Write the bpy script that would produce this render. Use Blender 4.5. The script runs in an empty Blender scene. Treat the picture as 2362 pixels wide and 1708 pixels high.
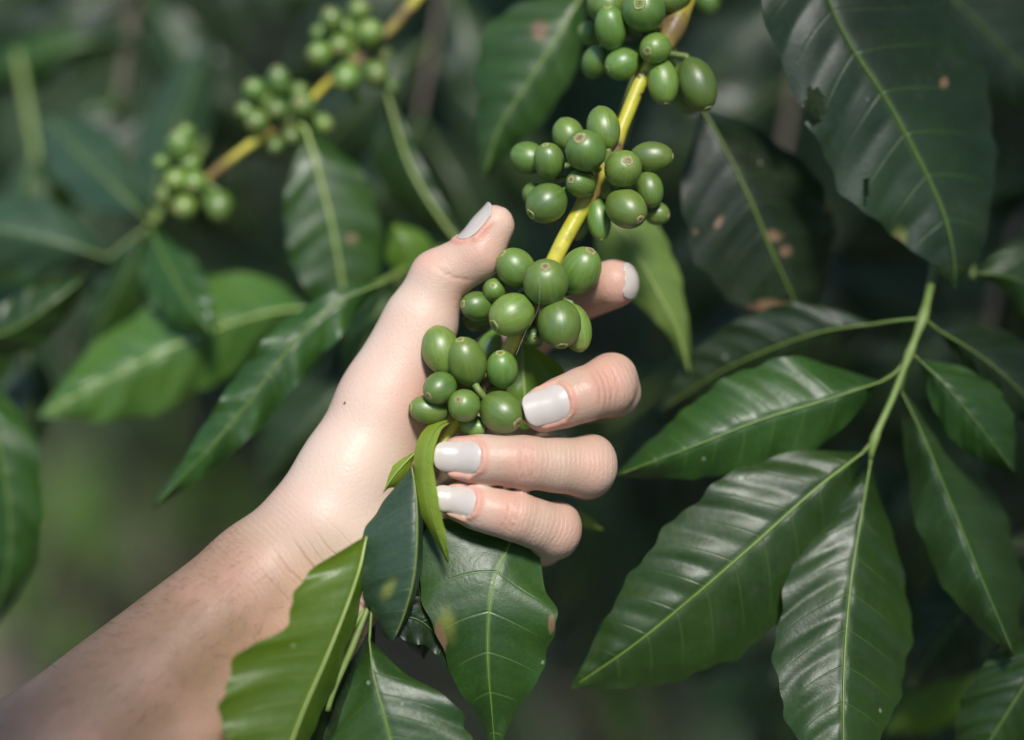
import bpy, bmesh, math, random
import numpy as np
from mathutils import Vector, Matrix, noise as mnoise

scene = bpy.context.scene
COL = scene.collection
R = math.radians

# ------------------------------------------------------------------ camera
CAM_H, PITCH, LENS, SENSOR, FOCUS = 1.35, R(25), 60.0, 36.0, 0.5283
cam = bpy.data.cameras.new('camera')
cam_ob = bpy.data.objects.new('camera', cam)
COL.objects.link(cam_ob)
cam_ob.location = (0, 0, CAM_H)
cam_ob.rotation_euler = (R(90) - PITCH, 0, 0)
cam.lens, cam.sensor_width = LENS, SENSOR
cam.clip_start, cam.clip_end = 0.02, 300
cam.dof.use_dof = True
cam.dof.focus_distance = FOCUS
cam.dof.aperture_fstop = 2.0
scene.camera = cam_ob
# the frame the close subject is measured in: x right, y up, z towards the viewer, origin at the lens
VIEW = Matrix.Translation((0, 0, CAM_H)) @ Matrix.Rotation(R(90) - PITCH, 4, 'X')
VN = np.array(VIEW)

# ------------------------------------------------------------------ light
SUN_DIR = Vector((0.10, -0.50, 0.86)).normalized()
world = bpy.data.worlds.new('World')
scene.world = world
world.use_nodes = True
wn = world.node_tree
bg = wn.nodes['Background']
sky = wn.nodes.new('ShaderNodeTexSky')
sky.sky_type = 'NISHITA'
sky.sun_disc = False
sky.sun_elevation = math.asin(SUN_DIR.z)
sky.sun_rotation = math.atan2(SUN_DIR.x, SUN_DIR.y)
sky.air_density = 1.0
sky.dust_density = 0.2
sky.ozone_density = 3.0
wn.links.new(sky.outputs[0], bg.inputs[0])
bg.inputs[1].default_value = 0.06
sun = bpy.data.lights.new('sun', 'SUN')
sun.energy = 1.5
sun.angle = R(10)
sun.color = (1.0, 0.96, 0.91)
sun_ob = bpy.data.objects.new('sun', sun)
COL.objects.link(sun_ob)
sun_ob.rotation_euler = SUN_DIR.to_track_quat('Z', 'Y').to_euler()
sun_ob.location = (0.5, -1.5, 4)
scene.view_settings.view_transform = 'Standard'
scene.view_settings.look = 'None'
scene.view_settings.exposure = 1.68
scene.view_settings.gamma = 1.0
scene.view_settings.use_curve_mapping = False

# ------------------------------------------------------------------ helpers
PXW = SENSOR / LENS / 2362.0          # metres per photo pixel at one metre

def VP(x, y, z=0.0):
    """point of the close subject in the measuring frame; z in mm towards the viewer from the focus plane"""
    d = FOCUS - z * 0.001
    return np.array([(x - 1181) * PXW * d, -(y - 854) * PXW * d, -d])

def VR(r, z=0.0):
    return r * PXW * (FOCUS - z * 0.001)

def W(v):
    v = np.asarray(v, float)
    return v @ VN[:3, :3].T + VN[:3, 3]

def P(x, y, z=0.0):
    return Vector(W(VP(x, y, z)))

def tag(o, label=None, cat=None, group=None, kind=None):
    for k, v in (('label', label), ('category', cat), ('group', group), ('kind', kind)):
        if v:
            o[k] = v
    return o

def empty(name, loc, label=None, cat=None, group=None):
    o = bpy.data.objects.new(name, None)
    o.empty_display_size = 0.01
    COL.objects.link(o)
    o.location = loc
    return tag(o, label, cat, group)

def link_mesh(name, me, mat=None, parent=None, smooth=True):
    o = bpy.data.objects.new(name, me)
    COL.objects.link(o)
    if mat and not me.materials:
        me.materials.append(mat)
    if smooth:
        me.polygons.foreach_set('use_smooth', [True] * len(me.polygons))
    if parent is not None:
        o.parent = parent
        o.matrix_parent_inverse = Matrix.Translation(-parent.location) if parent.parent is None else Matrix.Identity(4)
    return o

def mesh_np(name, verts, faces):
    me = bpy.data.meshes.new(name)
    me.from_pydata([tuple(v) for v in verts], [], [tuple(int(i) for i in f) for f in faces])
    me.update()
    return me

def attr(me, name, vals):
    a = me.attributes.new(name, 'FLOAT', 'POINT')
    a.data.foreach_set('value', np.asarray(vals, np.float32).ravel())

def spline(pts, n):
    """Catmull-Rom through the points, n samples, roughly uniform"""
    p = np.asarray(pts, float)
    if len(p) == 2:
        t = np.linspace(0, 1, n)[:, None]
        return p[0] * (1 - t) + p[1] * t
    e = np.vstack([2 * p[0] - p[1], p, 2 * p[-1] - p[-2]])
    out = []
    m = 24
    for i in range(len(p) - 1):
        a, b, c, d = e[i:i + 4]
        t = np.linspace(0, 1, m, endpoint=False)[:, None]
        out.append(.5 * ((2 * b) + (c - a) * t + (2 * a - 5 * b + 4 * c - d) * t ** 2 + (3 * b - a - 3 * c + d) * t ** 3))
    out.append(p[-1:])
    q = np.vstack(out)
    s = np.r_[0, np.cumsum(np.linalg.norm(np.diff(q, axis=0), axis=1))]
    u = np.linspace(0, s[-1], n)
    return np.stack([np.interp(u, s, q[:, k]) for k in range(q.shape[1])], 1)

def curve1(vals, t):
    """smooth 1-D curve through evenly spaced values"""
    v = np.asarray(vals, float)
    if v.ndim == 0:
        return np.full_like(t, float(v))
    x = np.linspace(0, 1, len(v))
    e = np.r_[2 * v[0] - v[1], v, 2 * v[-1] - v[-2]]
    f = np.clip(t, 0, 1) * (len(v) - 1)
    i = np.minimum(f.astype(int), len(v) - 2)
    u = f - i
    a, b, c, d = e[i], e[i + 1], e[i + 2], e[i + 3]
    return .5 * (2 * b + (c - a) * u + (2 * a - 5 * b + 4 * c - d) * u ** 2 + (3 * b - a - 3 * c + d) * u ** 3)

def tube_data(path, radii, seg=10, cap=True):
    """verts/faces of a tube along world points"""
    path = np.asarray(path, float)
    n = len(path)
    tan = np.gradient(path, axis=0)
    tan /= np.linalg.norm(tan, axis=1)[:, None] + 1e-12
    up = np.array([0, 0, 1.0])
    if abs(tan[0] @ up) > .9:
        up = np.array([1.0, 0, 0])
    vs, fs = [], []
    s = np.cross(tan[0], up)
    for i in range(n):
        s = s - tan[i] * (s @ tan[i])
        s /= np.linalg.norm(s)
        b = np.cross(tan[i], s)
        for k in range(seg):
            a = 2 * math.pi * k / seg
            vs.append(path[i] + radii[i] * (math.cos(a) * s + math.sin(a) * b))
    for i in range(n - 1):
        for k in range(seg):
            k2 = (k + 1) % seg
            fs.append((i * seg + k, i * seg + k2, (i + 1) * seg + k2, (i + 1) * seg + k))
    if cap:
        fs.append(tuple(range(seg))[::-1])
        fs.append(tuple((n - 1) * seg + k for k in range(seg)))
    return vs, fs

class MB:
    def __init__(self):
        self.v, self.f = [], []
    def add(self, vf):
        o = len(self.v)
        self.v += [tuple(x) for x in vf[0]]
        self.f += [tuple(i + o for i in f) for f in vf[1]]
        return self
    def build(self, name, mat, parent=None):
        return link_mesh(name, mesh_np(name, self.v, self.f), mat, parent)

# ------------------------------------------------------------------ materials
class NT:
    def __init__(self, name):
        self.m = bpy.data.materials.new(name)
        self.m.use_nodes = True
        self.t = self.m.node_tree
        self.bsdf = self.t.nodes['Principled BSDF']
        self.out = self.t.nodes['Material Output']
    def n(self, typ, **kw):
        nd = self.t.nodes.new(typ)
        for k, v in kw.items():
            setattr(nd, k, v)
        return nd
    def l(self, a, b):
        self.t.links.new(a, b)
    def val(self, x, sock):
        if isinstance(x, (int, float)):
            sock.default_value = x
        elif isinstance(x, (tuple, list)):
            sock.default_value = tuple(x) if len(x) == len(sock.default_value) else (*x, 1)
        else:
            self.l(x, sock)
    def math(self, op, a, b=0.0, c=0.0, clamp=False):
        nd = self.n('ShaderNodeMath', operation=op, use_clamp=clamp)
        self.val(a, nd.inputs[0]); self.val(b, nd.inputs[1]); self.val(c, nd.inputs[2])
        return nd.outputs[0]
    def mix(self, f, a, b, blend='MIX'):
        nd = self.n('ShaderNodeMix', data_type='RGBA', blend_type=blend)
        self.val(f, nd.inputs[0]); self.val(a, nd.inputs[6]); self.val(b, nd.inputs[7])
        return nd.outputs[2]
    def attr(self, name):
        return self.n('ShaderNodeAttribute', attribute_name=name).outputs['Fac']
    def noise(self, scale, detail=2, rough=.5, vec=None, dist=0.0):
        nd = self.n('ShaderNodeTexNoise')
        nd.inputs['Scale'].default_value = scale
        nd.inputs['Detail'].default_value = detail
        nd.inputs['Roughness'].default_value = rough
        nd.inputs['Distortion'].default_value = dist
        if vec is None:
            vec = self.obj()
        self.l(vec, nd.inputs['Vector'])
        return nd.outputs['Fac']
    def obj(self):
        if not hasattr(self, '_tc'):
            self._tc = self.n('ShaderNodeTexCoord')
        return self._tc.outputs['Object']
    def mapping(self, vec, scale=(1, 1, 1), rot=(0, 0, 0), loc=(0, 0, 0)):
        nd = self.n('ShaderNodeMapping')
        nd.inputs['Scale'].default_value = scale
        nd.inputs['Rotation'].default_value = rot
        nd.inputs['Location'].default_value = loc
        self.l(vec, nd.inputs['Vector'])
        return nd.outputs[0]
    def rnd(self):
        return self.n('ShaderNodeObjectInfo').outputs['Random']
    def step(self, x, lo, hi):
        nd = self.n('ShaderNodeMapRange', interpolation_type='SMOOTHSTEP')
        self.val(x, nd.inputs[0])
        nd.inputs[1].default_value, nd.inputs[2].default_value = lo, hi
        nd.inputs[3].default_value, nd.inputs[4].default_value = 0, 1
        return nd.outputs[0]
    def bump(self, h, dist, strength=1.0):
        nd = self.n('ShaderNodeBump')
        nd.inputs['Strength'].default_value = strength
        nd.inputs['Distance'].default_value = dist
        self.l(h, nd.inputs['Height'])
        return nd.outputs[0]
    def set(self, **kw):
        for k, v in kw.items():
            self.val(v, self.bsdf.inputs[k.replace('_', ' ')])

def leaf_material(name, base, base2, vein, back, trans, tw=.25, rough=.33, spec=.5):
    t = NT(name)
    ph, sd = t.attr('phase'), t.attr('side')
    fr = t.math('FRACT', ph)
    dist = t.math('ABSOLUTE', t.math('SUBTRACT', fr, .5))          # .5 on a vein
    asd = t.math('ABSOLUTE', sd)
    lat = t.math('MULTIPLY', t.step(dist, .455, .497), t.step(asd, 1.0, .35))
    mid = t.step(asd, .06, .012)
    nz = t.noise(38, 3)
    nf = t.noise(420, 2)
    rv = t.rnd()
    c = t.mix(t.step(nz, .3, .72), base, base2)
    c = t.mix(t.math('MULTIPLY', t.step(nf, .55, .8), .25), c, [b * 1.6 for b in base2])
    c = t.mix(t.math('MULTIPLY', lat, .4), c, vein)
    c = t.mix(t.math('MULTIPLY', mid, .8), c, vein)
    # fine net of small veins and a film of dust
    net = t.n('ShaderNodeTexVoronoi', feature='DISTANCE_TO_EDGE')
    net.inputs['Scale'].default_value = 430
    t.l(t.obj(), net.inputs['Vector'])
    nl = t.step(net.outputs['Distance'], .09, .0)
    c = t.mix(t.math('MULTIPLY', nl, .12), c, vein)
    dust = t.step(t.noise(55, 5, .7), .52, .75)
    c = t.mix(t.math('MULTIPLY', dust, .10), c, (.16, .17, .12))
    hv = t.n('ShaderNodeHueSaturation')
    t.l(c, hv.inputs['Color'])
    t.l(t.math('MULTIPLY_ADD', rv, .5, .75), hv.inputs['Value'])
    t.l(t.math('MULTIPLY_ADD', rv, .02, .49), hv.inputs['Hue'])
    geo = t.n('ShaderNodeNewGeometry')
    bk = t.mix(t.math('MULTIPLY', lat, .5), back, [min(1, b * 1.5) for b in back])
    col = t.mix(geo.outputs['Backfacing'], hv.outputs[0], bk)
    # specks of dust and small pale scars
    vor = t.n('ShaderNodeTexVoronoi')
    vor.inputs['Scale'].default_value = 95
    t.l(t.obj(), vor.inputs['Vector'])
    sp = t.step(vor.outputs['Distance'], .085, .05)
    wc = t.n('ShaderNodeSeparateColor')
    t.l(vor.outputs['Color'], wc.inputs[0])
    sp = t.math('MULTIPLY', sp, t.step(wc.outputs[0], .8, .84))
    col = t.mix(t.math('MULTIPLY', sp, .55), col, (.35, .38, .26))
    # browned and yellowed patches
    edge = t.noise(170, 3, .6)
    br = t.step(t.math('MULTIPLY_ADD', edge, .8, t.attr('brown')), .8, 1.2)
    ye = t.step(t.math('MULTIPLY_ADD', edge, .5, t.attr('yellow')), .55, 1.45)
    col = t.mix(ye, col, (.17, .20, .04))
    col = t.mix(br, col, t.mix(t.step(t.noise(90, 2), .4, .65), (.24, .15, .08), (.10, .055, .035)))
    t.set(Base_Color=col, Specular_IOR_Level=spec)
    rr = t.math('MULTIPLY_ADD', t.noise(60, 4, .6), .3, rough - .12)
    rr = t.math('ADD', rr, t.math('MULTIPLY', dust, .12))
    rr = t.math('ADD', rr, t.math('MULTIPLY', geo.outputs['Backfacing'], .25))
    t.set(Roughness=rr)
    h = t.math('ADD', t.math('MULTIPLY', nf, .25), t.math('MULTIPLY', lat, -.3))
    h = t.math('ADD', h, t.math('MULTIPLY', t.noise(1300, 2), .12))
    h = t.math('SUBTRACT', h, t.math('MULTIPLY', nl, .025))
    t.l(t.bump(h, .00035), t.bsdf.inputs['Normal'])
    tr = t.n('ShaderNodeBsdfTranslucent')
    trc = t.mix(t.math('MULTIPLY', lat, .4), trans, [b * .6 for b in trans])
    t.l(trc, tr.inputs['Color'])
    ms = t.n('ShaderNodeMixShader')
    ms.inputs[0].default_value = tw
    t.l(t.bsdf.outputs[0], ms.inputs[1]); t.l(tr.outputs[0], ms.inputs[2])
    t.l(ms.outputs[0], t.out.inputs[0])
    return t.m

M = {}
M['leaf_dark'] = leaf_material('leaf_dark', (.010, .022, .008), (.016, .033, .011), (.06, .11, .02), (.04, .08, .03), (.08, .18, .02), .10, .40, .5)  # darker leaf green, puts shade into the upper right and back leaves
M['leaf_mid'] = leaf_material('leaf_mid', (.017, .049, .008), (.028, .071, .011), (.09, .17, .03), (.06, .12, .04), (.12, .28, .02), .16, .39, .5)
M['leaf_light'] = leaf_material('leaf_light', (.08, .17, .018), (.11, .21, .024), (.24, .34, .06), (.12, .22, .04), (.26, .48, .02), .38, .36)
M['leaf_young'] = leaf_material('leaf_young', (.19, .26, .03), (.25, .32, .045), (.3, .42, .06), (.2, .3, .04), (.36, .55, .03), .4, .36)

def plain(name, col, col2, scale=60, rough=.5, bump=.0002, spec=.5):
    t = NT(name)
    nz = t.noise(scale, 4, .6)
    c = t.mix(t.step(nz, .35, .65), col, col2)
    hv = t.n('ShaderNodeHueSaturation')
    t.l(c, hv.inputs['Color'])
    t.l(t.math('MULTIPLY_ADD', t.rnd(), .3, .85), hv.inputs['Value'])
    t.set(Base_Color=hv.outputs[0], Roughness=rough, Specular_IOR_Level=spec)
    if bump:
        t.l(t.bump(nz, bump), t.bsdf.inputs['Normal'])
    return t.m

M['leaf_teal'] = leaf_material('leaf_teal', (.020, .048, .023), (.030, .064, .030), (.09, .16, .05), (.08, .14, .06), (.12, .28, .04), .14, .42, .6)  # bluer leaf green; on the left twig it carries the sky sheen
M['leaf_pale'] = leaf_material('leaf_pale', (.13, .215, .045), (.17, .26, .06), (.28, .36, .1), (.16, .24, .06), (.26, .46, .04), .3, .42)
M['leaf_bright'] = leaf_material('leaf_bright', (.05, .12, .02), (.075, .155, .026), (.2, .3, .06), (.10, .18, .05), (.18, .38, .03), .24, .27, .8)  # brighter leaf green, puts a lit look into the big left leaf
M['midrib'] = plain('midrib', (.12, .19, .035), (.16, .24, .05), 120, .42)
M['midrib_dark'] = plain('midrib_dark', (.09, .16, .03), (.13, .2, .04), 120, .42)
M['midrib_pale'] = plain('midrib_pale', (.3, .4, .1), (.36, .45, .14), 120, .42)
M['twig'] = plain('twig', (.13, .2, .04), (.17, .23, .06), 150, .5)
M['bark'] = plain('bark', (.10, .075, .055), (.17, .14, .11), 40, .8, .002)

def branch_material():
    t = NT('yellow_branch')
    nd = t.attr('node')
    nz = t.noise(160, 4, .6)
    st = t.noise(90, 3, .6, t.mapping(t.obj(), (1, 1, .15), (R(35), R(25), 0)))
    c = t.mix(t.step(st, .3, .7), (.50, .43, .03), (.62, .56, .08))
    c = t.mix(t.math('MULTIPLY', t.step(t.noise(120, 2), .45, .7), .45), c, (.36, .40, .04))
    scar = t.math('MULTIPLY', t.step(t.noise(230, 3, .6), .57, .63), t.attr('scar'))
    c = t.mix(t.math('ADD', t.math('MULTIPLY', nd, .85), t.math('MULTIPLY', t.step(nz, .55, .7), .35)), c, (.13, .065, .045))
    c = t.mix(scar, c, (.045, .025, .03))
    t.set(Base_Color=c, Roughness=.42)
    t.l(t.bump(nz, .0004), t.bsdf.inputs['Normal'])
    return t.m
M['branch'] = branch_material()

def cherry_material(name, dark=1.0):
    t = NT(name)
    o = t.obj()
    rv = t.rnd()
    loc = t.n('ShaderNodeCombineXYZ')
    t.l(t.math('MULTIPLY', rv, 37.0), loc.inputs[0]); t.l(t.math('MULTIPLY', rv, 11.0), loc.inputs[2])
    va = t.n('ShaderNodeVectorMath', operation='ADD')
    t.l(o, va.inputs[0]); t.l(loc.outputs[0], va.inputs[1])
    v = va.outputs[0]
    sep = t.n('ShaderNodeSeparateXYZ'); t.l(o, sep.inputs[0])
    ang = t.math('ARCTAN2', sep.outputs[1], sep.outputs[0])
    cx = t.n('ShaderNodeCombineXYZ')
    t.l(t.math('MULTIPLY', t.math('SINE', ang), 5.0), cx.inputs[0]); t.l(t.math('MULTIPLY', t.math('COSINE', ang), 5.0), cx.inputs[1])
    t.l(t.math('MULTIPLY_ADD', sep.outputs[2], .5, t.math('MULTIPLY', rv, 50)), cx.inputs[2])
    streak = t.noise(1.6, 3, .6, cx.outputs[0])
    big = t.noise(1.3, 2, .5, v)
    c = t.mix(t.step(streak, .3, .7), [x * dark for x in (.105, .185, .026)], [x * dark for x in (.15, .24, .036)])
    c = t.mix(t.math('MULTIPLY', t.step(big, .45, .75), .45), c, [x * dark for x in (.08, .145, .05)])
    # pale waxy band and yellower tip
    c = t.mix(t.math('MULTIPLY', t.step(sep.outputs[2], .45, 1.0), .35), c, [x * dark for x in (.17, .24, .045)])
    fleck = t.step(t.noise(9, 2, .6, v), .64, .72)
    c = t.mix(t.math('MULTIPLY', fleck, .55), c, (.035, .07, .018))
    vor = t.n('ShaderNodeTexVoronoi'); vor.inputs['Scale'].default_value = 3.2
    t.l(v, vor.inputs['Vector'])
    wc = t.n('ShaderNodeSeparateColor'); t.l(vor.outputs['Color'], wc.inputs[0])
    dot = t.math('MULTIPLY', t.step(vor.outputs['Distance'], .15, .07), t.step(wc.outputs[0], .38, .42))
    c = t.mix(t.math('MULTIPLY', dot, .8), c, (.05, .045, .02))
    scar = t.step(t.noise(1.9, 4, .6, v), .665, .69)
    c = t.mix(t.math('MULTIPLY', scar, .75), c, (.19, .16, .075))
    hv = t.n('ShaderNodeHueSaturation'); t.l(c, hv.inputs['Color'])
    t.l(t.math('MULTIPLY_ADD', rv, .55, .72), hv.inputs['Value'])
    t.l(t.math('MULTIPLY_ADD', t.math('FRACT', t.math('MULTIPLY', rv, 7.3)), .03, .490), hv.inputs['Hue'])
    t.set(Base_Color=hv.outputs[0], Subsurface_Weight=.15, Subsurface_Scale=.003, Specular_IOR_Level=.9)
    t.bsdf.inputs['Subsurface Radius'].default_value = (.7, 1, .25)
    t.set(Roughness=t.math('MULTIPLY_ADD', t.noise(5, 3, .6, v), .2, .33))
    h = t.math('ADD', t.math('MULTIPLY', streak, .5), t.math('MULTIPLY', t.noise(26, 2, .6, v), .12))
    t.l(t.bump(h, .0003, .25), t.bsdf.inputs['Normal'])
    return t.m
M['cherry'] = cherry_material('cherry')
def calyx_material(name, ring, mid, core):
    t = NT(name)
    s = t.n('ShaderNodeSeparateXYZ'); t.l(t.obj(), s.inputs[0])
    r = t.math('SQRT', t.math('ADD', t.math('POWER', s.outputs[0], 2.0), t.math('POWER', s.outputs[1], 2.0)))
    nz = t.noise(14, 3, .7)
    c = t.mix(t.step(t.math('MULTIPLY_ADD', nz, .1, r), .18, .27), mid, ring)
    c = t.mix(t.step(t.math('MULTIPLY_ADD', nz, .06, r), .13, .07), c, core)
    c = t.mix(t.math('MULTIPLY', t.step(nz, .5, .62), .6), c, core)
    t.set(Base_Color=c, Roughness=.75)
    return t.m
M['calyx'] = calyx_material('calyx', (.33, .30, .13), (.22, .17, .08), (.06, .04, .02))
M['calyx_green'] = calyx_material('calyx_green', (.30, .36, .11), (.20, .22, .06), (.09, .07, .03))
M['web'] = plain('web', (.5, .5, .5), (.6, .6, .6), 10, .4, 0)

def skin_material():
    t = NT('skin')
    tan, red = t.attr('tan'), t.attr('red')
    nz = t.noise(70, 4, .6)
    blotch = t.noise(34, 3, .55)
    c = t.mix(tan, (.67, .50, .395), (.30, .178, .108))  # second tone: tanned skin with the forearm's shade mixed in
    c = t.mix(t.math('MULTIPLY', t.step(blotch, .42, .72), .35), c, (.66, .36, .28))
    c = t.mix(t.math('MULTIPLY', red, .7), c, (.62, .27, .20))
    wu, wm = t.attr('wrinkle_u'), t.attr('wrinkle_m')
    d = t.math('MULTIPLY_ADD', t.noise(260, 3, .6), 1.8, wu)
    wv = t.math('SINE', t.math('MULTIPLY', d, 4.6))
    wv = t.math('MULTIPLY', t.step(wv, .2, 1.0), t.math('MULTIPLY', wm, t.step(t.noise(120, 2), .3, .6)))
    c = t.mix(t.math('MULTIPLY', wv, .17), c, (.80, .62, .52))
    cr = t.attr('crease')
    c = t.mix(t.math('MULTIPLY', cr, .55), c, (.45, .20, .14))
    fine = t.noise(1500, 2, .6)
    freck = t.step(t.noise(330, 2, .5), .68, .76)
    c = t.mix(t.math('MULTIPLY', freck, t.math('MULTIPLY', tan, .12)), c, (.25, .12, .07))
    t.set(Base_Color=c, Subsurface_Weight=.16, Subsurface_Scale=.0035, Specular_IOR_Level=.32)
    t.bsdf.inputs['Subsurface Radius'].default_value = (1.0, .36, .2)
    t.set(Roughness=t.math('MULTIPLY_ADD', nz, .3, .30))
    vor = t.n('ShaderNodeTexVoronoi', feature='DISTANCE_TO_EDGE'); vor.inputs['Scale'].default_value = 700
    t.l(t.mapping(t.obj(), (1, .45, 1), (0, 0, R(38))), vor.inputs['Vector'])
    cells = t.step(vor.outputs['Distance'], 0.0, .25)
    vor2 = t.n('ShaderNodeTexVoronoi', feature='DISTANCE_TO_EDGE'); vor2.inputs['Scale'].default_value = 260
    t.l(t.mapping(t.obj(), (1, .35, 1), (0, R(30), R(-30))), vor2.inputs['Vector'])
    c2 = t.step(vor2.outputs['Distance'], 0.0, .15)
    h = t.math('ADD', t.math('MULTIPLY', cells, .13), t.math('MULTIPLY', fine, .24))
    h = t.math('ADD', h, t.math('MULTIPLY', c2, .10))
    h = t.math('ADD', h, t.math('MULTIPLY', wv, .34))
    h = t.math('SUBTRACT', h, t.math('MULTIPLY', cr, 1.3))
    # wrist lines
    au = t.math('MULTIPLY_ADD', t.noise(95, 3, .6), 16.0, t.attr('arm_u'))
    am = t.attr('arm_m')
    lines = None
    for c0, w0, st in ((8, 5, .5), (36, 4, .45), (62, 7, 1.0), (112, 7, .9), (128, 4, .35), (168, 5, .5), (-30, 4, .3)):
        dd = t.math('ABSOLUTE', t.math('SUBTRACT', au, float(c0 + 8)))
        g = t.math('MULTIPLY', t.step(dd, float(w0), 0.0), float(st))
        lines = g if lines is None else t.math('ADD', lines, g)
    lines = t.math('MULTIPLY', lines, am)
    c = t.mix(t.math('MULTIPLY', lines, .32), c, (.42, .2, .13))
    t.set(Base_Color=c)
    h = t.math('SUBTRACT', h, t.math('MULTIPLY', lines, 1.3))
    t.l(t.bump(h, .00025, .9), t.bsdf.inputs['Normal'])
    return t.m
M['skin'] = skin_material()
def nail_material():
    t = NT('nail_polish')
    t.set(Base_Color=t.mix(t.noise(300, 2), (.50, .44, .39), (.56, .495, .44)), Roughness=.28, Coat_Weight=.6, Coat_Roughness=.1)
    t.l(t.bump(t.noise(220, 3), .00012), t.bsdf.inputs['Normal'])
    return t.m
M['nail'] = nail_material()
M['hair'] = plain('hair', (.06, .035, .02), (.09, .05, .03), 50, .5, 0)
M['mole'] = plain('mole', (.16, .075, .045), (.2, .10, .06), 900, .6)

def ground_material():
    t = NT('soil')
    a = t.noise(3.0, 5, .6); b = t.noise(14, 4, .65); d = t.noise(90, 3, .6)
    c = t.mix(t.step(a, .35, .65), (.13, .105, .085), (.24, .20, .17))
    c = t.mix(t.step(b, .48, .66), c, (.08, .13, .035))
    c = t.mix(t.math('MULTIPLY', t.step(d, .5, .7), .5), c, (.2, .17, .14))
    t.set(Base_Color=c, Roughness=.95)
    t.l(t.bump(d, .02), t.bsdf.inputs['Normal'])
    return t.m
M['soil'] = ground_material()
M['grass'] = plain('grass', (.10, .19, .035), (.16, .26, .05), 8, .6, 0)
M['litter'] = plain('litter', (.2, .14, .09), (.3, .25, .2), 6, .8, 0)

# ------------------------------------------------------------------ ground and far growth
random.seed(4)
rng = np.random.default_rng(7)
def ground():
    n = 90
    ax = np.sign(np.linspace(-1, 1, n)) * np.abs(np.linspace(-1, 1, n)) ** 2.2 * 60
    vs = []
    for y in ax:
        for x in ax:
            h = .05 * mnoise.noise((x * .9, y * .9, 1)) + .02 * mnoise.noise((x * 3, y * 3, 4))
            vs.append((x, y + 2.5, h))
    fs = [(j * n + i, j * n + i + 1, (j + 1) * n + i + 1, (j + 1) * n + i) for j in range(n - 1) for i in range(n - 1)]
    o = link_mesh('ground', mesh_np('ground', vs, fs), M['soil'])
    tag(o, kind='structure')
ground()

def leaf_blade(L, Wd, bend, n=7):
    """a cheap coffee leaf: strip of quads with a folded midrib, base at the origin, pointing along +x"""
    prof = [.06, .62, .95, 1, .82, .42, .02]
    vs, fs = [], []
    for i in range(n):
        t = i / (n - 1)
        w = prof[i] * Wd * .5
        z = -bend * t * t * L
        for s in (-1, 0, 1):
            vs.append((t * L, s * w, z + abs(s) * w * .3 + .06 * Wd * math.sin(t * 12 + s) * abs(s)))
    for i in range(n - 1):
        for s in range(2):
            a = i * 3 + s
            fs.append((a, a + 1, a + 4, a + 3))
    return np.array(vs), fs

def foliage_mesh(name, spots, size):
    """many leaves in one mesh; spots = list of (position, yaw, pitch, roll, scale)"""
    bv, bf = leaf_blade(size, size * .40, .25)
    V, F, PH, SD = [], [], [], []
    ph = np.repeat(np.linspace(0, 9, 7), 3); sd = np.tile([-1, 0, 1], 7)
    for (p, yaw, pit, rol, sc) in spots:
        m = (Matrix.Rotation(yaw, 3, 'Z') @ Matrix.Rotation(pit, 3, 'Y') @ Matrix.Rotation(rol, 3, 'X'))
        o = len(V) * len(bv)
        V.append(bv * sc @ np.array(m).T + np.array(p))
        F += [tuple(i + o for i in f) for f in bf]
        PH.append(ph); SD.append(sd)
    me = mesh_np(name, np.vstack(V), F)
    attr(me, 'phase', np.concatenate(PH)); attr(me, 'side', np.concatenate(SD))
    return me

def shrub(loc, rad, height, n, mat, label, group, size=.16, low=.15):
    root = empty('coffee_shrub', loc, label, 'shrub', group)
    tr = MB()
    spots = []
    L = Vector(loc)
    for k in range(7):
        a = random.uniform(0, 6.28); r = rad * random.uniform(.2, .55)
        top = L + Vector((math.cos(a) * r, math.sin(a) * r, height * random.uniform(.7, 1)))
        path = spline([L + Vector((math.cos(a) * .04, math.sin(a) * .04, -.05)), L.lerp(top, .5) + Vector((math.cos(a) * .08, math.sin(a) * .08, 0)), top], 8)
        tr.add(tube_data(path, np.linspace(.018, .006, 8), 7))
    for i in range(n):
        z = random.uniform(low, 1)
        a = random.uniform(0, 6.28)
        r = rad * (1 - .55 * z * z) * math.sqrt(random.uniform(.25, 1))
        p = L + Vector((math.cos(a) * r, math.sin(a) * r, z * height))
        spots.append((p, a + random.uniform(-.9, .9), random.uniform(.1, 1.0), random.uniform(-.6, .6), random.uniform(.75, 1.15)))
    tr.build('trunk', M['bark'], root)
    o = link_mesh('crown', foliage_mesh('crown', spots, size), mat, root)
    return root

# shrubs behind the held branch: (x, y, radius, height, leaves, material, label)
SH = [(.82, 1.30, .42, 1.35, 520, 'leaf_dark', 'dark dense coffee shrub close behind the leafy twig at right'),
      (.22, 2.35, .50, 1.30, 480, 'leaf_dark', 'shadowy coffee shrub behind the held cherries at top centre'),
      (-.62, 2.75, .50, 1.35, 420, 'leaf_dark', 'blurred dark coffee shrub behind the left cherry branch'),
      (1.25, 2.4, .6, 1.7, 460, 'leaf_dark', 'dark coffee shrub far back in the right corner'),
      (.45, 3.5, .7, 1.6, 460, 'leaf_dark', 'dim coffee shrub far back behind the top of the held branch'),
      (-.35, 4.3, .8, 1.5, 420, 'leaf_mid', 'paler coffee shrub far back at top left'),
      (-.84, 3.0, .4, 1.4, 340, 'leaf_light', 'bright green far coffee shrub at the left edge')]
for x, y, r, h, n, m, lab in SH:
    shrub((x, y, 0), r, h, n, M[m], lab, 'coffee shrubs in the background')

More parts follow.
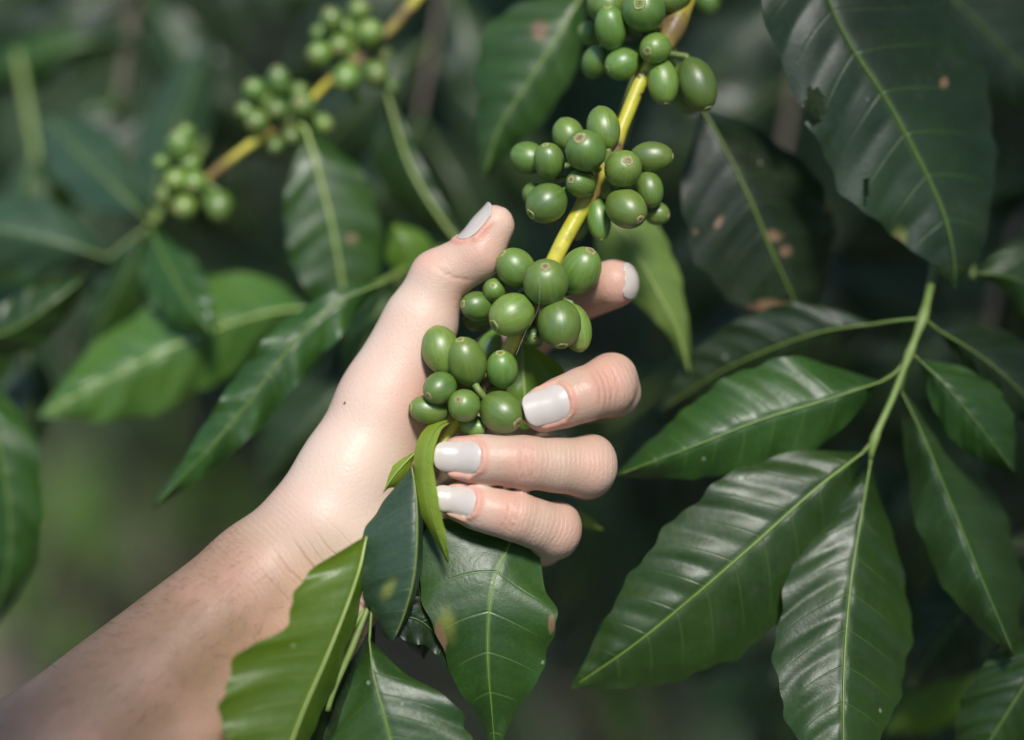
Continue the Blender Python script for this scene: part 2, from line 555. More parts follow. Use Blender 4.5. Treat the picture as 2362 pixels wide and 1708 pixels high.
def added_shade_tree(loc, x0, x1, y0, y1, z0, z1, n, label, gaps=()):  # unseen crowns added to keep sun and sky off the background
    root = empty('added_shade_tree', loc, label, 'tree', 'added trees that shade the coffee')
    L = Vector(loc)
    tr = MB()
    top = L + Vector((0, 0, z1 * .9))
    tr.add(tube_data(spline([L + Vector((0, 0, -.1)), L + Vector((.05, .03, 1.2)), top], 14), np.linspace(.13, .05, 14), 12))
    for k in range(9):
        e = Vector((random.uniform(x0, x1), random.uniform(y0, y1), random.uniform(z0, z1)))
        b = L + Vector((.05, .03, random.uniform(1.6, 2.6)))
        tr.add(tube_data(spline([b, b.lerp(e, .5) + Vector((0, 0, .15)), e], 12), np.linspace(.045, .01, 12), 8))
    tr.build('trunk', M['bark'], root)
    spots = []
    for i in range(n):
        p = Vector((random.uniform(x0, x1), random.uniform(y0, y1), random.uniform(z0, z1)))
        if mnoise.noise(p * 1.1) < -.32 or any((p.x - a) ** 2 + (p.y - b) ** 2 < c * c for a, b, c in gaps):
            continue
        spots.append((p, random.uniform(0, 6.28), random.uniform(-.2, .7), random.uniform(-.5, .5), random.uniform(.7, 1.2)))
    link_mesh('crown', foliage_mesh('crown', spots, .2), M['leaf_mid'], root)
added_shade_tree((1.95, 3.3, 0), -.2, 3.4, .15, 5.6, 2.35, 3.2, 6800, 'added unseen tree overhead that shades the shrubs from the right')
added_shade_tree((-2.1, 3.1, 0), -3.4, -.2, .55, 5.2, 2.45, 3.3, 1500, 'added unseen tree overhead on the left, its gaps let sun patches through', ((-.87, 2.15, .6), (-.25, .7, .3)))

# unseen growth added round the viewpoint to darken what the glossy leaves mirror
for x, y, r, h, lab in ((-1.3, -1.7, .8, 2.1, 'added unseen coffee shrub behind the viewpoint at left, darkens leaf reflections'),
                        (.3, -2.0, .9, 2.2, 'added unseen coffee shrub straight behind the viewpoint, darkens leaf reflections'),
                        (1.9, -1.5, .8, 2.2, 'added unseen coffee shrub behind the viewpoint at right, darkens leaf reflections'),
                        (-2.5, .2, .8, 2.0, 'added unseen coffee shrub far left of the viewpoint, blocks low sky light'),
                        (2.4, .5, .8, 2.2, 'added unseen coffee shrub far right of the viewpoint, blocks low sky light')):
    shrub((x, y, 0), r, h, 620, M['leaf_dark'], lab, 'added shrubs that block the low sky', .24, .1)
added_shade_tree((3.2, 8.2, 0), -.3, 6.5, 7.0, 9.0, .5, 5.5, 3000, 'added unseen tall tree, closes off sky light at the far right end')
added_shade_tree((-3.6, 8.4, 0), -6.5, -.3, 7.0, 9.0, .5, 5.5, 2600, 'added unseen tall tree, closes off sky light at the far left end')
added_shade_tree((3.6, -.5, 0), .5, 4.2, -.95, .2, 2.35, 3.0, 900, 'added unseen tree overhead that shades the right half')
added_shade_tree((4.2, 2.6, 0), 3.4, 5.2, .8, 6.4, .4, 3.6, 1800, 'added unseen dense tree, closes off light from the right side')
added_shade_tree((-2.6, -4.6, 0), -5.5, -.2, -6.2, -4.2, 1.6, 4.6, 1500, 'added unseen tall tree behind on the left, darkens low reflections')
added_shade_tree((3.0, -4.8, 0), .2, 5.8, -6.2, -4.2, 1.6, 4.6, 1500, 'added unseen tall tree behind on the right, darkens low reflections')

for x, y, h, n, m, lab in ((-.50, 1.95, .36, 46, 'leaf_light', 'low bright seedling on the ground left of the wrist'),
                           (-.72, 2.25, .40, 50, 'leaf_teal', 'low bluish seedling on the ground at the left edge'),
                           (-.30, 2.45, .38, 50, 'leaf_bright', 'low green seedling on the ground above the wrist'),
                           (-.36, 1.72, .20, 30, 'leaf_teal', 'low seedling on the ground below the wavy leaf'),
                           (.10, 1.72, .22, 30, 'leaf_bright', 'low seedling on the ground under the little finger'),
                           (.32, 1.80, .30, 40, 'leaf_mid', 'low dark seedling on the ground below the large ribbed leaf')):
    shrub((x, y, 0), .2, h, n, M[m], lab, 'seedlings on the ground', .13, .15)

def added_overhang(loc, box, n, path, label):  # unseen leaves added close above to block sun from what lies below
    random = __import__('random').Random(int(loc[0] * 100) + 3)
    e = empty('coffee_branch', loc, label, 'branch', 'added branches that shade from overhead')
    MB().add(tube_data(spline(path, 24), np.linspace(.009, .004, 24), 8)).build('stem', M['bark'], e)
    sp = []
    for i in range(n):
        p = Vector([random.uniform(a, b) for a, b in box])
        sp.append((p, random.uniform(0, 6.28), random.uniform(-.1, .6), random.uniform(-.4, .4), random.uniform(.8, 1.2)))
    link_mesh('foliage', foliage_mesh('foliage', sp, .15), M['leaf_mid'], e)
added_overhang((.75, .95, 1.35), ((.22, .62), (-.05, .46), (1.52, 1.85)), 45, [(.82, 1.25, 1.2), (.7, .8, 1.6), (.45, .35, 1.72), (.2, .1, 1.66)],
         'added unseen coffee branch that shades the leafy twig from above')
added_overhang((-.7, .9, 1.2), ((-.30, -.08), (.02, .15), (1.53, 1.62)), 13, [(-.8, 1.1, 1.1), (-.66, .6, 1.5), (-.4, .25, 1.6), (-.12, .1, 1.57)],
         'added unseen coffee branch that shades the forearm from above')

def ground_cover():
    V, F = [], []
    for i in range(6000):
        x, y = random.uniform(-2.2, 2.0), random.uniform(1.2, 6.0)
        if mnoise.noise((x * 1.7, y * 1.7, 9)) < .08 and random.random() < .93:
            continue
        a = random.uniform(0, 6.28); h = random.uniform(.04, .16); w = random.uniform(.004, .009)
        dx, dy = math.cos(a), math.sin(a); b = random.uniform(.2, .9) * h
        o = len(V)
        V += [(x - dy * w, y + dx * w, -.03), (x + dy * w, y - dx * w, -.03), (x + dx * b * .4 + dy * w, y + dy * b * .4 - dx * w, h * .6),
              (x + dx * b * .4 - dy * w, y + dy * b * .4 + dx * w, h * .6), (x + dx * b, y + dy * b, h)]
        F += [(o, o + 1, o + 2, o + 3), (o + 3, o + 2, o + 4)]
    tag(link_mesh('grass', mesh_np('grass', V, F), M['grass']), kind='stuff')
    spots = []
    for i in range(900):
        x, y = random.uniform(-2.2, 2.0), random.uniform(1.2, 5.0)
        spots.append(((x, y, random.uniform(.02, .06)), random.uniform(0, 6.28), random.uniform(-.3, .3), random.uniform(-.5, .5), random.uniform(.4, .9)))
    tag(link_mesh('leaf_litter', foliage_mesh('leaf_litter', spots, .11), M['litter']), kind='stuff')
ground_cover()

# ------------------------------------------------------------------ the hand
def hand():
    prims = {g: [] for g in ('palm', 'thumb', 'index', 'middle', 'ring', 'pinky')}
    def cone(g, a, b, k):
        (x1, y1, z1, r1), (x2, y2, z2, r2) = a, b
        prims[g].append((VP(x1, y1, z1), VR(r1, z1), VP(x2, y2, z2), VR(r2, z2), k * .001))
    def chain(g, pts, k):
        for a, b in zip(pts[:-1], pts[1:]):
            cone(g, a, b, k)
    # forearm: radius and ulna sides
    chain('palm', [(745, 1212, -8, 126), (610, 1345, -6, 144), (118, 1772, 6, 190), (-520, 2300, 26, 230)], 6)
    chain('palm', [(815, 1300, -10, 120), (690, 1440, -8, 140), (215, 1905, 4, 186), (-440, 2470, 24, 226)], 8)
    # palm rays
    for p in ((1075, 885, -46, 68), (1100, 940, -45, 72), (1100, 1022, -43, 68), (1072, 1115, -39, 62)):
        cone('palm', (830, 1205, -12, 100), p, 8)
    chain('palm', [(840, 1290, -10, 112), (930, 1270, -17, 92), (1062, 1140, -35, 68)], 8)
    # thenar and thumb
    chain('palm', [(752, 1195, -7, 122), (806, 1092, -9, 112), (882, 930, -12, 98), (968, 748, -13, 80)], 9)
    cone('palm', (870, 1040, -16, 105), (975, 925, -27, 84), 9)
    chain('thumb', [(905, 880, -13, 92), (968, 748, -13, 80), (1012, 642, -11, 65), (1102, 588, -9, 58), (1138, 521, -9, 50)], 3)
    chain('index', [(1075, 885, -46, 66), (1205, 785, -48, 60), (1310, 694, -32, 57), (1416, 655, -14, 57)], 2.2)
    chain('middle', [(1100, 950, -50, 62), (1398, 906, -30, 64), (1398, 893, -6, 68), (1345, 911, 0, 63), (1300, 928, 1, 59), (1255, 945, 2, 54)], 2.2)
    chain('ring', [(1100, 1022, -43, 66), (1345, 1088, -22, 64), (1352, 1078, -5, 69), (1282, 1073, -1, 63), (1213, 1067, 2, 62), (1160, 1062, 3, 57), (1110, 1059, 3, 56), (1060, 1056, 2, 51)], 2.2)
    chain('pinky', [(1072, 1115, -39, 60), (1250, 1250, -20, 55), (1277, 1224, -6, 62), (1235, 1208, -2, 57), (1190, 1191, 1, 58), (1145, 1181, 2, 53), (1105, 1170, 2, 52), (1062, 1157, 1, 47)], 2.2)
    cone('middle', (1412, 872, -10, 60), (1420, 905, -14, 60), 3)
    cone('ring', (1364, 1056, -7, 55), (1358, 1096, -9, 54), 3)
    cone('pinky', (1288, 1206, -8, 50), (1284, 1238, -10, 50), 3)
    h = .0010
    allp = [p for g in prims.values() for p in g]
    lo = np.min([np.minimum(a - ra, b - rb) for a, ra, b, rb, k in allp], 0) - .006
    hi = np.max([np.maximum(a + ra, b + rb) for a, ra, b, rb, k in allp], 0) + .006
    lo[0] = max(lo[0], VP(-330, 0, 30)[0]); lo[1] = max(lo[1], VP(0, 2330, 30)[1])
    dim = np.ceil((hi - lo) / h).astype(int) + 1
    axs = [lo[i] + h * np.arange(dim[i]) for i in range(3)]

    def field(plist):
        F = np.full(dim, .05, np.float32)
        for a, ra, b, rb, k in plist:
            m = k * 1.2 + .006
            l = np.minimum(a - ra, b - rb) - m; u = np.maximum(a + ra, b + rb) + m
            i0 = np.clip(((l - lo) / h).astype(int), 0, dim); i1 = np.clip(((u - lo) / h).astype(int) + 2, 0, dim)
            if np.any(i1 <= i0):
                continue
            X = axs[0][i0[0]:i1[0]][:, None, None].astype(np.float32); Y = axs[1][i0[1]:i1[1]][None, :, None].astype(np.float32); Z = axs[2][i0[2]:i1[2]][None, None, :].astype(np.float32)
            d = (b - a).astype(np.float32); L2 = float(d @ d) + 1e-12
            t = np.clip(((X - a[0]) * d[0] + (Y - a[1]) * d[1] + (Z - a[2]) * d[2]) / L2, 0, 1)
            D = np.sqrt((X - a[0] - t * d[0]) ** 2 + (Y - a[1] - t * d[1]) ** 2 + (Z - a[2] - t * d[2]) ** 2) - (ra + (rb - ra) * t)
            sl = tuple(slice(i0[i], i1[i]) for i in range(3))
            F[sl] = smin(F[sl], D, k)
        return F
    def smin(a, b, k):
        q = np.maximum(k - np.abs(a - b), 0) / k
        return np.minimum(a, b) - q * q * q * k / 6
    F = field(prims['palm'])
    F = smin(F, field(prims['thumb']), .006)
    G = field(prims['index'])
    for g in ('middle', 'ring', 'pinky'):
        G = smin(G, field(prims[g]), .0012)
    F = smin(F, G, .003)
    # cut the arm where it leaves the built space, well outside the picture
    F[0] = .01; F[:, 0] = .01; F[-1] = .01; F[:, -1] = .01; F[:, :, 0] = .01; F[:, :, -1] = .01
    # surface nets
    ins = F < 0
    nx, ny, nz = np.array(F.shape) - 1
    cnt = np.zeros((nx, ny, nz), np.uint8)
    for i in (0, 1):
        for j in (0, 1):
            for k in (0, 1):
                cnt += ins[i:nx + i, j:ny + j, k:nz + k]
    cells = np.argwhere((cnt > 0) & (cnt < 8))
    idx = np.full((nx, ny, nz), -1, np.int32)
    idx[tuple(cells.T)] = np.arange(len(cells))
    corner = np.array([(i, j, k) for i in (0, 1) for j in (0, 1) for k in (0, 1)])
    vals = np.stack([F[tuple((cells + c).T)] for c in corner], 1)
    acc = np.zeros((len(cells), 3)); num = np.zeros(len(cells))
    for a in range(8):
        for b in range(a + 1, 8):
            if np.abs(corner[a] - corner[b]).sum() != 1:
                continue
            va, vb = vals[:, a], vals[:, b]
            c = (va < 0) != (vb < 0)
            t = np.where(c, va / np.where(c, va - vb, 1), 0)
            acc += np.where(c[:, None], corner[a] + t[:, None] * (corner[b] - corner[a]), 0)
            num += c
    V = lo + h * (cells + acc / num[:, None])
    faces = []
    for ax in range(3):
        o1, o2 = [i for i in range(3) if i != ax]
        A = ins
        s0 = [slice(None)] * 3; s1 = [slice(None)] * 3
        s0[ax] = slice(0, -1); s1[ax] = slice(1, None)
        ch = A[tuple(s0)] != A[tuple(s1)]
        e = np.argwhere(ch)
        ok = (e[:, o1] > 0) & (e[:, o2] > 0) & (e[:, o1] < F.shape[o1] - 1) & (e[:, o2] < F.shape[o2] - 1)
        e = e[ok]
        fl = A[tuple(e.T)]
        def at(d1, d2):
            q = e.copy(); q[:, o1] -= d1; q[:, o2] -= d2
            return idx[tuple(q.T)]
        q = np.stack([at(1, 1), at(0, 1), at(0, 0), at(1, 0)], 1)
        if ax == 1:
            fl = ~fl
        q[~fl] = q[~fl][:, ::-1]
        faces.append(q)
    Q = np.vstack(faces)
    # light relaxation of the lattice
    E = np.vstack([Q[:, [0, 1]], Q[:, [1, 2]], Q[:, [2, 3]], Q[:, [3, 0]]])
    for it in range(3):
        s = np.zeros_like(V); c = np.zeros(len(V))
        np.add.at(s, E[:, 0], V[E[:, 1]]); np.add.at(c, E[:, 0], 1)
        np.add.at(s, E[:, 1], V[E[:, 0]]); np.add.at(c, E[:, 1], 1)
        V = V * .5 + .5 * s / c[:, None]

    def fval(p):
        q = (np.asarray(p) - lo) / h
        i = np.clip(q.astype(int), 0, dim - 2); u = q - i
        r = 0
        for cc in corner:
            w = np.prod(np.where(cc, u, 1 - u), -1)
            r = r + w * F[tuple((i + cc).T)]
        return r

    # ---- nails: (tip end, root end, screen-side vector hints)
    def nail_frame(root, tip, nrm):
        r, t = VP(*root), VP(*tip)
        a = (t - r); L = np.linalg.norm(a); a = a / L
        n = np.array([nrm[0], -nrm[1], nrm[2]], float)
        n -= a * (a @ n); n /= np.linalg.norm(n)
        return r, a, n, np.cross(n, a), L
    # root / tip are points on the finger axis; nrm is the way the nail faces (x right, y down, z to the viewer)
    NAILS = {
        'thumb': (((1080, 572, -9), (1152, 490, -9)), (-.66, -.58, .58), 50),
        'index': (((1444, 664, -19.5), (1388, 645, -9)), (.80, -.12, .60), 46),
        'middle': (((1312, 928, 1), (1211, 957, 1)), (-.05, -.16, 1.0), 44),
        'ring': (((1114, 1062, 2), (1008, 1057, 1)), (.0, -.14, 1.0), 40),
        'pinky': (((1100, 1165, 1), (1000, 1151, 0)), (.05, -.16, 1.0), 40),
    }
    root_ob = empty('person', W(VP(800, 1150, -8)), 'bare forearm and left hand with pale grey nail polish gripping green coffee cherries', 'person')
    disp = np.zeros(len(V)); red = np.zeros(len(V))
    nails = []
    for g, ((rt, tp), nrm, hw) in NAILS.items():
        r0, a, n, b, L = nail_frame(rt, tp, nrm)
        nu, nv = 21, 25
        half = R(hw)
        Vn = []
        for j in range(nv):
            for i in range(nu):
                u = -1 + 2 * i / (nu - 1); v = j / (nv - 1)
                # squarish plate: rounded root, softly rounded free edge
                vv = v * L
                v0 = L * .30 * (1 - math.sqrt(max(0, 1 - (abs(u)) ** 2.4)))
                v1 = L * (1 - .20 * abs(u) ** 3.5)
                if g == 'index':
                    v1 = L * (.82 + .05 * math.sin(u * 5) * math.cos(u * 3 + 1) - .14 * abs(u) ** 3)
                vv = v0 + (v1 - v0) * v
                ph = u * half * (1 - .06 * abs(v - .4))
                dr = n * math.cos(ph) + b * math.sin(ph)
                Vn.append((r0 + a * vv, dr))
        O = np.array([x[0] for x in Vn]); Dr = np.array([x[1] for x in Vn])
        rad = np.full(len(O), .001)
        for it in range(60):                       # walk out to the skin
            f = fval(O + Dr * rad[:, None])
            rad = np.clip(rad - np.clip(f, -.002, .002) * .8, .0005, .02)
        # keep the plate one smooth sheet beyond the finger end
        Rg = rad.reshape(nv, nu)
        base = Rg[: nv * 2 // 3].mean(0)
        for j in range(nv):
            w = 0 if g == 'index' else min(1, max(0, (j / (nv - 1) - .45) / .3))
            Rg[j] = Rg[j] * (1 - w) + base * w * (.93 if g == 'index' else .985)
        for it in range(4):
            Rg[1:-1] = (Rg[:-2] + 2 * Rg[1:-1] + Rg[2:]) / 4
            Rg[:, 1:-1] = (Rg[:, :-2] + 2 * Rg[:, 1:-1] + Rg[:, 2:]) / 4
        lift = .0004 if g == 'index' else .00012
        top = O + Dr * (Rg.reshape(-1) + lift)[:, None]
        bot = O + Dr * (Rg.reshape(-1) - .0004)[:, None]
        fs = []
        N0 = len(top)
        q = lambda j, i: j * nu + i
        for j in range(nv - 1):
            for i in range(nu - 1):
                fs.append((q(j, i), q(j, i + 1), q(j + 1, i + 1), q(j + 1, i)))
                fs.append((N0 + q(j, i), N0 + q(j + 1, i), N0 + q(j + 1, i + 1), N0 + q(j, i + 1)))
        ring = [q(0, i) for i in range(nu)] + [q(j, nu - 1) for j in range(1, nv)] + [q(nv - 1, i) for i in range(nu - 2, -1, -1)] + [q(j, 0) for j in range(nv - 2, 0, -1)]
        for x, y in zip(ring, ring[1:] + ring[:1]):
            fs.append((x, N0 + x, N0 + y, y))
        me = mesh_np('fingernail', W(np.vstack([top, bot])), fs)
        bm = bmesh.new(); bm.from_mesh(me); bmesh.ops.recalc_face_normals(bm, faces=bm.faces); bm.to_mesh(me); bm.free()
        o = link_mesh('fingernail', me, M['nail'], root_ob)
        if g == 'index':
            o['label'] = 'chipped pale nail on the finger behind the cherries'
        md = o.modifiers.new('bevel', 'BEVEL'); md.width = .00025; md.segments = 2; md.limit_method = 'ANGLE'; md.angle_limit = R(50)
        # fold of skin around the plate
        rel = V - r0
        av = rel @ a; nn = rel @ n; bb = rel @ b
        rr = np.sqrt(nn ** 2 + bb ** 2)
        ph = np.arctan2(bb, nn) / half
        near = (rr < .012) & (av > -.004) & (av < L + .003)
        u = np.clip(np.abs(ph), 0, 3)
        v0 = L * .30 * (1 - np.sqrt(np.maximum(0, 1 - np.clip(u, 0, 1) ** 2.4)))
        du = (u - 1) * half * .0075
        dv = np.where(av < v0, v0 - av, -1)
        sd = np.maximum(du, dv)
        # free edge has no fold
        fade = np.clip((L * .85 - av) / .003, 0, 1)
        disp += (0.0 if g == 'index' else 1.0) * np.where(near, .0008 * np.exp(-((sd - .0011) / .0008) ** 2) * fade - .00035 * np.clip(-sd / .0006, 0, 1), 0)
        red += np.where(near, .9 * np.exp(-((sd - .001) / .0018) ** 2) * fade, 0)

    # normals in the measuring frame
    fn = np.cross(V[Q[:, 2]] - V[Q[:, 0]], V[Q[:, 3]] - V[Q[:, 1]])
    vn = np.zeros_like(V)
    for c in range(4):
        np.add.at(vn, Q[:, c], fn)
    vn /= np.linalg.norm(vn, axis=1)[:, None] + 1e-12
    # make sure they point out
    if np.mean(fval(V + vn * .001) > fval(V - vn * .001)) < .5:
        Q = Q[:, ::-1]; vn = -vn
    # photo-pixel coordinates of each vertex, for skin zones
    d = -V[:, 2]
    px = V[:, 0] / (PXW * d) + 1181; py = -V[:, 1] / (PXW * d) + 854; pz = (FOCUS - d) * 1000

    def gau(x, y, s, z=None, sz=12):
        g = np.exp(-((px - x) ** 2 + (py - y) ** 2) / (2 * s * s))
        return g if z is None else g * np.exp(-((pz - z) / sz) ** 2)
    arm_t = (px - 690) * -.784 + (py - 1150) * .62
    arm_n = (px - 690) * .62 + (py - 1150) * .784
    sm = lambda x, a, b: (lambda t: t * t * (3 - 2 * t))(np.clip((x - a) / (b - a), 0, 1))
    tan = sm(arm_t, -90, 260) * .95  # tanned forearm, darkened further to stand in for shade on it
    tan = np.maximum(tan, np.clip(.52 * (gau(1260, 1070, 130) + gau(1400, 890, 80) + gau(1250, 1210, 80) + gau(1420, 660, 70) + .6 * gau(1090, 590, 90)), 0, .5))
    red += .75 * gau(1400, 885, 40) + .6 * gau(1205, 1068, 36) + .6 * gau(1175, 1182, 36) + .55 * gau(1416, 660, 60)
    red += .45 * gau(1125, 590, 60) + .6 * gau(1072, 678, 22) + .5 * gau(980, 600, 30) + .4 * gau(1370, 1075, 40) + .4 * gau(1320, 1220, 40)
    red += .6 * gau(985, 905, 55) + .4 * gau(1000, 1010, 60)
    # creases: wrist lines, thumb crease, finger joints
    wob = np.array([mnoise.noise((x * .006, y * .006, 3)) for x, y in zip(px, py)]) * 26
    crease = np.zeros(len(V))
    arm_u = arm_t + wob * .6 + (arm_n - 150) * .16
    arm_m = sm(arm_n, 40, 130) * (pz > -14)
    def joint(x, y, dx, dy, offs, wd=3.2, st=.8, span=50, bow=.004):
        l = math.hypot(dx, dy); dx, dy = dx / l, dy / l
        al = (px - x) * dx + (py - y) * dy; ac = -(px - x) * dy + (py - y) * dx
        r = 0
        for o in offs:
            r = r + st * np.exp(-((al - o + bow * ac * ac - wob * .15) / wd) ** 2) * np.exp(-(ac / span) ** 4)
        return r * (pz > -18)
    crease += joint(1213, 1068, 1, .04, (-14, 0, 14, 22), 3.0, .5, 44)
    crease += joint(1185, 1187, 1, .3, (-12, 0, 10), 3.0, .5, 42)
    crease += joint(1405, 890, 1, -.25, (-22, -8, 6, 20), 3.2, .45, 46, .006)
    crease += joint(1046, 640, -.35, .93, (0,), 4, .5, 40)
    # fine parallel wrinkles on the backs of the fingers
    wu = np.zeros(len(V)); wm = np.zeros(len(V))
    for (x0, y0, x1, y1, bow) in ((1175, 1066, 1420, 1082, .0022), (1150, 1178, 1340, 1240, .0035), (1385, 900, 1485, 878, .004)):
        l = math.hypot(x1 - x0, y1 - y0); dx, dy = (x1 - x0) / l, (y1 - y0) / l
        al = (px - x0) * dx + (py - y0) * dy; ac = -(px - x0) * dy + (py - y0) * dx
        m = sm(al, 0, 40) * (1 - sm(al, l * .92, l * 1.15)) * np.exp(-(ac / 52) ** 4) * (pz > -14)
        wu = np.where(m > wm, (al + bow * ac * ac) * .125, wu); wm = np.maximum(wm, m)
    m = sm(arm_t, -40, 30) * (1 - sm(arm_t, 150, 330)) * .55
    wu = np.where(m > wm, (arm_t + wob) * .1, wu); wm = np.maximum(wm, m)
    disp -= .0003 * np.clip(crease, 0, 1.2)
    # soft tendons and muscle under the skin
    lump = np.array([mnoise.noise((x * .005, y * .005, z * .03)) for x, y, z in zip(px, py, pz)])
    disp += .0003 * lump
    V2 = V + vn * disp[:, None]
    me = mesh_np('skin', W(V2), Q)
    for nm, vv in (('tan', tan), ('red', np.clip(red, 0, 1)), ('crease', np.clip(crease, 0, 1)), ('wrinkle_u', wu), ('wrinkle_m', wm), ('arm_u', arm_u), ('arm_m', arm_m)):
        attr(me, nm, vv)
    o = link_mesh('skin', me, M['skin'], root_ob)
    sd = o.modifiers.new('subdivision', 'SUBSURF'); sd.levels = sd.render_levels = 1
    # a mole and a few fine hairs
    def on_skin(x, y):
        k = np.argmin((px - x) ** 2 + (py - y) ** 2 - 4 * pz)
        return V2[k], vn[k]
    p, n = on_skin(796, 932)
    bm = bmesh.new(); bmesh.ops.create_uvsphere(bm, u_segments=12, v_segments=8, radius=.00045)
    me = bpy.data.meshes.new('mole'); bm.to_mesh(me); bm.free()
    mo = link_mesh('mole', me, M['mole'])
    q = Vector(VN[:3, :3] @ n).to_track_quat('Z', 'Y').to_matrix().to_4x4()
    me.transform(Matrix.Translation(Vector(W(p))) @ q @ Matrix.Diagonal((1, 1.3, .35, 1)))
    mo.parent = root_ob; mo.matrix_parent_inverse = Matrix.Translation(-root_ob.location)
    hb = MB()
    cand = np.where((arm_t > 150) & (arm_t < 700) & (vn[:, 2] > -.35) & (arm_n < 190))[0]
    pick = rng.choice(cand, 420, replace=False)
    ad = (VP(0, 1625, 20) - VP(625, 1130, 0)); ad /= np.linalg.norm(ad)
    for k in pick:
        L = rng.uniform(.003, .0065)
        n = vn[k]; s = ad * .8 + rng.normal(0, .35, 3)
        pts = [V2[k] - n * .0002, V2[k] + n * L * .3 + s * L * .35, V2[k] + n * L * .42 + s * L * .9 + rng.normal(0, .0004, 3)]
        hb.add(tube_data(W(spline(pts, 5)), np.linspace(.000035, .000012, 5), 3, False))
    tag(hb.build('arm_hair', M['hair'], root_ob), kind='stuff')
hand()

# ------------------------------------------------------------------ leaves with parts
def leaf(parent, mid, wa, wb, za=0., zb=0., mat='leaf_mid', nv=10, quilt=1.0, wave=1.2, nt=70, ns=12, rib='midrib',
         rib_r=(9, 2), petiole=None, spots=(), flip=False, curl=0.0, name='leaf', label=None, hole=None, slant=.9, seed=None, rib_side=1):
    """mid: (x, y, z) along the midrib; wa / wb: half widths to the two sides (a: screen right when the leaf points down); za / zb: mm the margins stand nearer"""
    sd0 = seed if seed is not None else int(abs(mid[0][0] * 7 + mid[-1][1] * 3)) % 997
    rs = random.Random(sd0)
    c = spline(mid, nt)
    t = np.linspace(0, 1, nt)
    tan = np.gradient(c[:, :2], axis=0)
    tan /= np.linalg.norm(tan, axis=1)[:, None] + 1e-9
    for it in range(6):
        tan[1:-1] = (tan[:-2] + 2 * tan[1:-1] + tan[2:]) / 4
    A = np.stack([tan[:, 1], -tan[:, 0]], 1)
    length = np.linalg.norm(np.diff(c[:, :2], axis=0), axis=1).sum()
    Wa, Wb = np.maximum(curve1(wa, t), .3), np.maximum(curve1(wb, t), .3)
    Za, Zb = curve1(za, t), curve1(zb, t)
    cols = np.linspace(-1, 1, 2 * ns + 1)
    V, PH, SD, PX = [], [], [], []
    f1, p1, p2 = rs.uniform(.8, 1.1), rs.uniform(0, 6), rs.uniform(0, 6)
    for i in range(nt):
        for s in cols:
            a = abs(s)
            w, z, pp = (Wa[i], Za[i], p1) if s >= 0 else (Wb[i], Zb[i], p2)
            ph = t[i] * nv - (.75 * a + .45 * a * a) * (w / length) * nv * slant
            wv = math.sin(ph * 2 * math.pi * f1 * .5 + pp) * a ** 2.2
            edge = 1 + (.035 * math.sin(ph * math.pi + pp) + .02 * math.sin(ph * 2.3 * math.pi + pp * 2)) * a * a
            x, y = c[i, :2] + A[i] * s * w * edge
            env = min(1, w / 40.0)
            zz = c[i, 2] + z * (a ** 1.25)
            zz += env * (quilt * .75 * (1 - abs(2 * (ph % 1.0) - 1) ** 2) * (a * (1.12 - a)) ** .6 * 1.75 * (.7 + .6 * mnoise.noise((ph * .7, s * 2, sd0))) + wave * wv)
            zz -= curl * a ** 3 * env
            zz -= 0.25 * math.exp(-(a * w / 6) ** 2)
            V.append(VP(x, y, zz)); PH.append(ph + .5); SD.append(s); PX.append((x, y))
    nc = len(cols)
    F = []
    for i in range(nt - 1):
        for k in range(nc - 1):
            q = (i * nc + k, i * nc + k + 1, (i + 1) * nc + k + 1, (i + 1) * nc + k)
            if hole:
                cx = sum(PX[j][0] for j in q) / 4; cy = sum(PX[j][1] for j in q) / 4
                if any(((cx - hx) * math.cos(ha) + (cy - hy) * math.sin(ha)) ** 2 / (hr1 * (1 + .35 * mnoise.noise((cx * .06, cy * .06, 2)))) ** 2
                       + ((cx - hx) * math.sin(ha) - (cy - hy) * math.cos(ha)) ** 2 / (hr2 * (1 + .35 * mnoise.noise((cx * .06, cy * .06, 5)))) ** 2 < 1 for hx, hy, hr1, hr2, ha in hole):
                    continue
            F.append(q[::-1] if not flip else q)
    Vw = W(np.array(V))
    me = mesh_np(name, Vw, F)
    attr(me, 'phase', PH); attr(me, 'side', SD)
    if spots:
        pxy = np.array(PX)
        for kind in ('brown', 'yellow'):
            v = np.zeros(len(pxy))
            for k, sx, sy, r1, r2, an in spots:
                if k == kind:
                    dx, dy = pxy[:, 0] - sx, pxy[:, 1] - sy
                    ux, uy = dx * math.cos(an) + dy * math.sin(an), -dx * math.sin(an) + dy * math.cos(an)
                    v = np.maximum(v, np.clip(1.2 - .7 * np.sqrt((ux / r1) ** 2 + (uy / r2) ** 2), 0, 1))
            attr(me, kind, v)
    # face the upper side to the viewer
    vis = np.array([(np.cross(V[f[1]] - V[f[0]], V[f[2]] - V[f[0]]) @ (-V[f[0]])) for f in F[:: max(1, len(F) // 60)]])
    if (np.mean(vis > 0) < .5) != flip:
        me.flip_normals()
    o = link_mesh(name, me, M[mat] if isinstance(mat, str) else mat, parent)
    if label:
        o['label'] = label
    # midrib, standing slightly proud, with its petiole
    pts = c.copy()
    pts[:, 2] += .35 * rib_side
    r = np.linspace(rib_r[0], rib_r[1], nt)
    path = [VP(*p) for p in pts[:-2]]
    rad = [VR(a, z) * .34 for a, z in zip(r[:-2], pts[:-2, 2])]
    if petiole:
        pe = spline(list(petiole) + [tuple(pts[0])], 10)[:-1]
        path = [VP(*p) for p in pe] + path
        rad = [VR(rib_r[0] * 1.1, 0) * .45] * len(pe) + rad
    vf = tube_data(W(np.array(path)), rad, 6)
    rb = link_mesh('midrib', mesh_np('midrib', *vf), M[rib])
    rb.parent = o
    return o

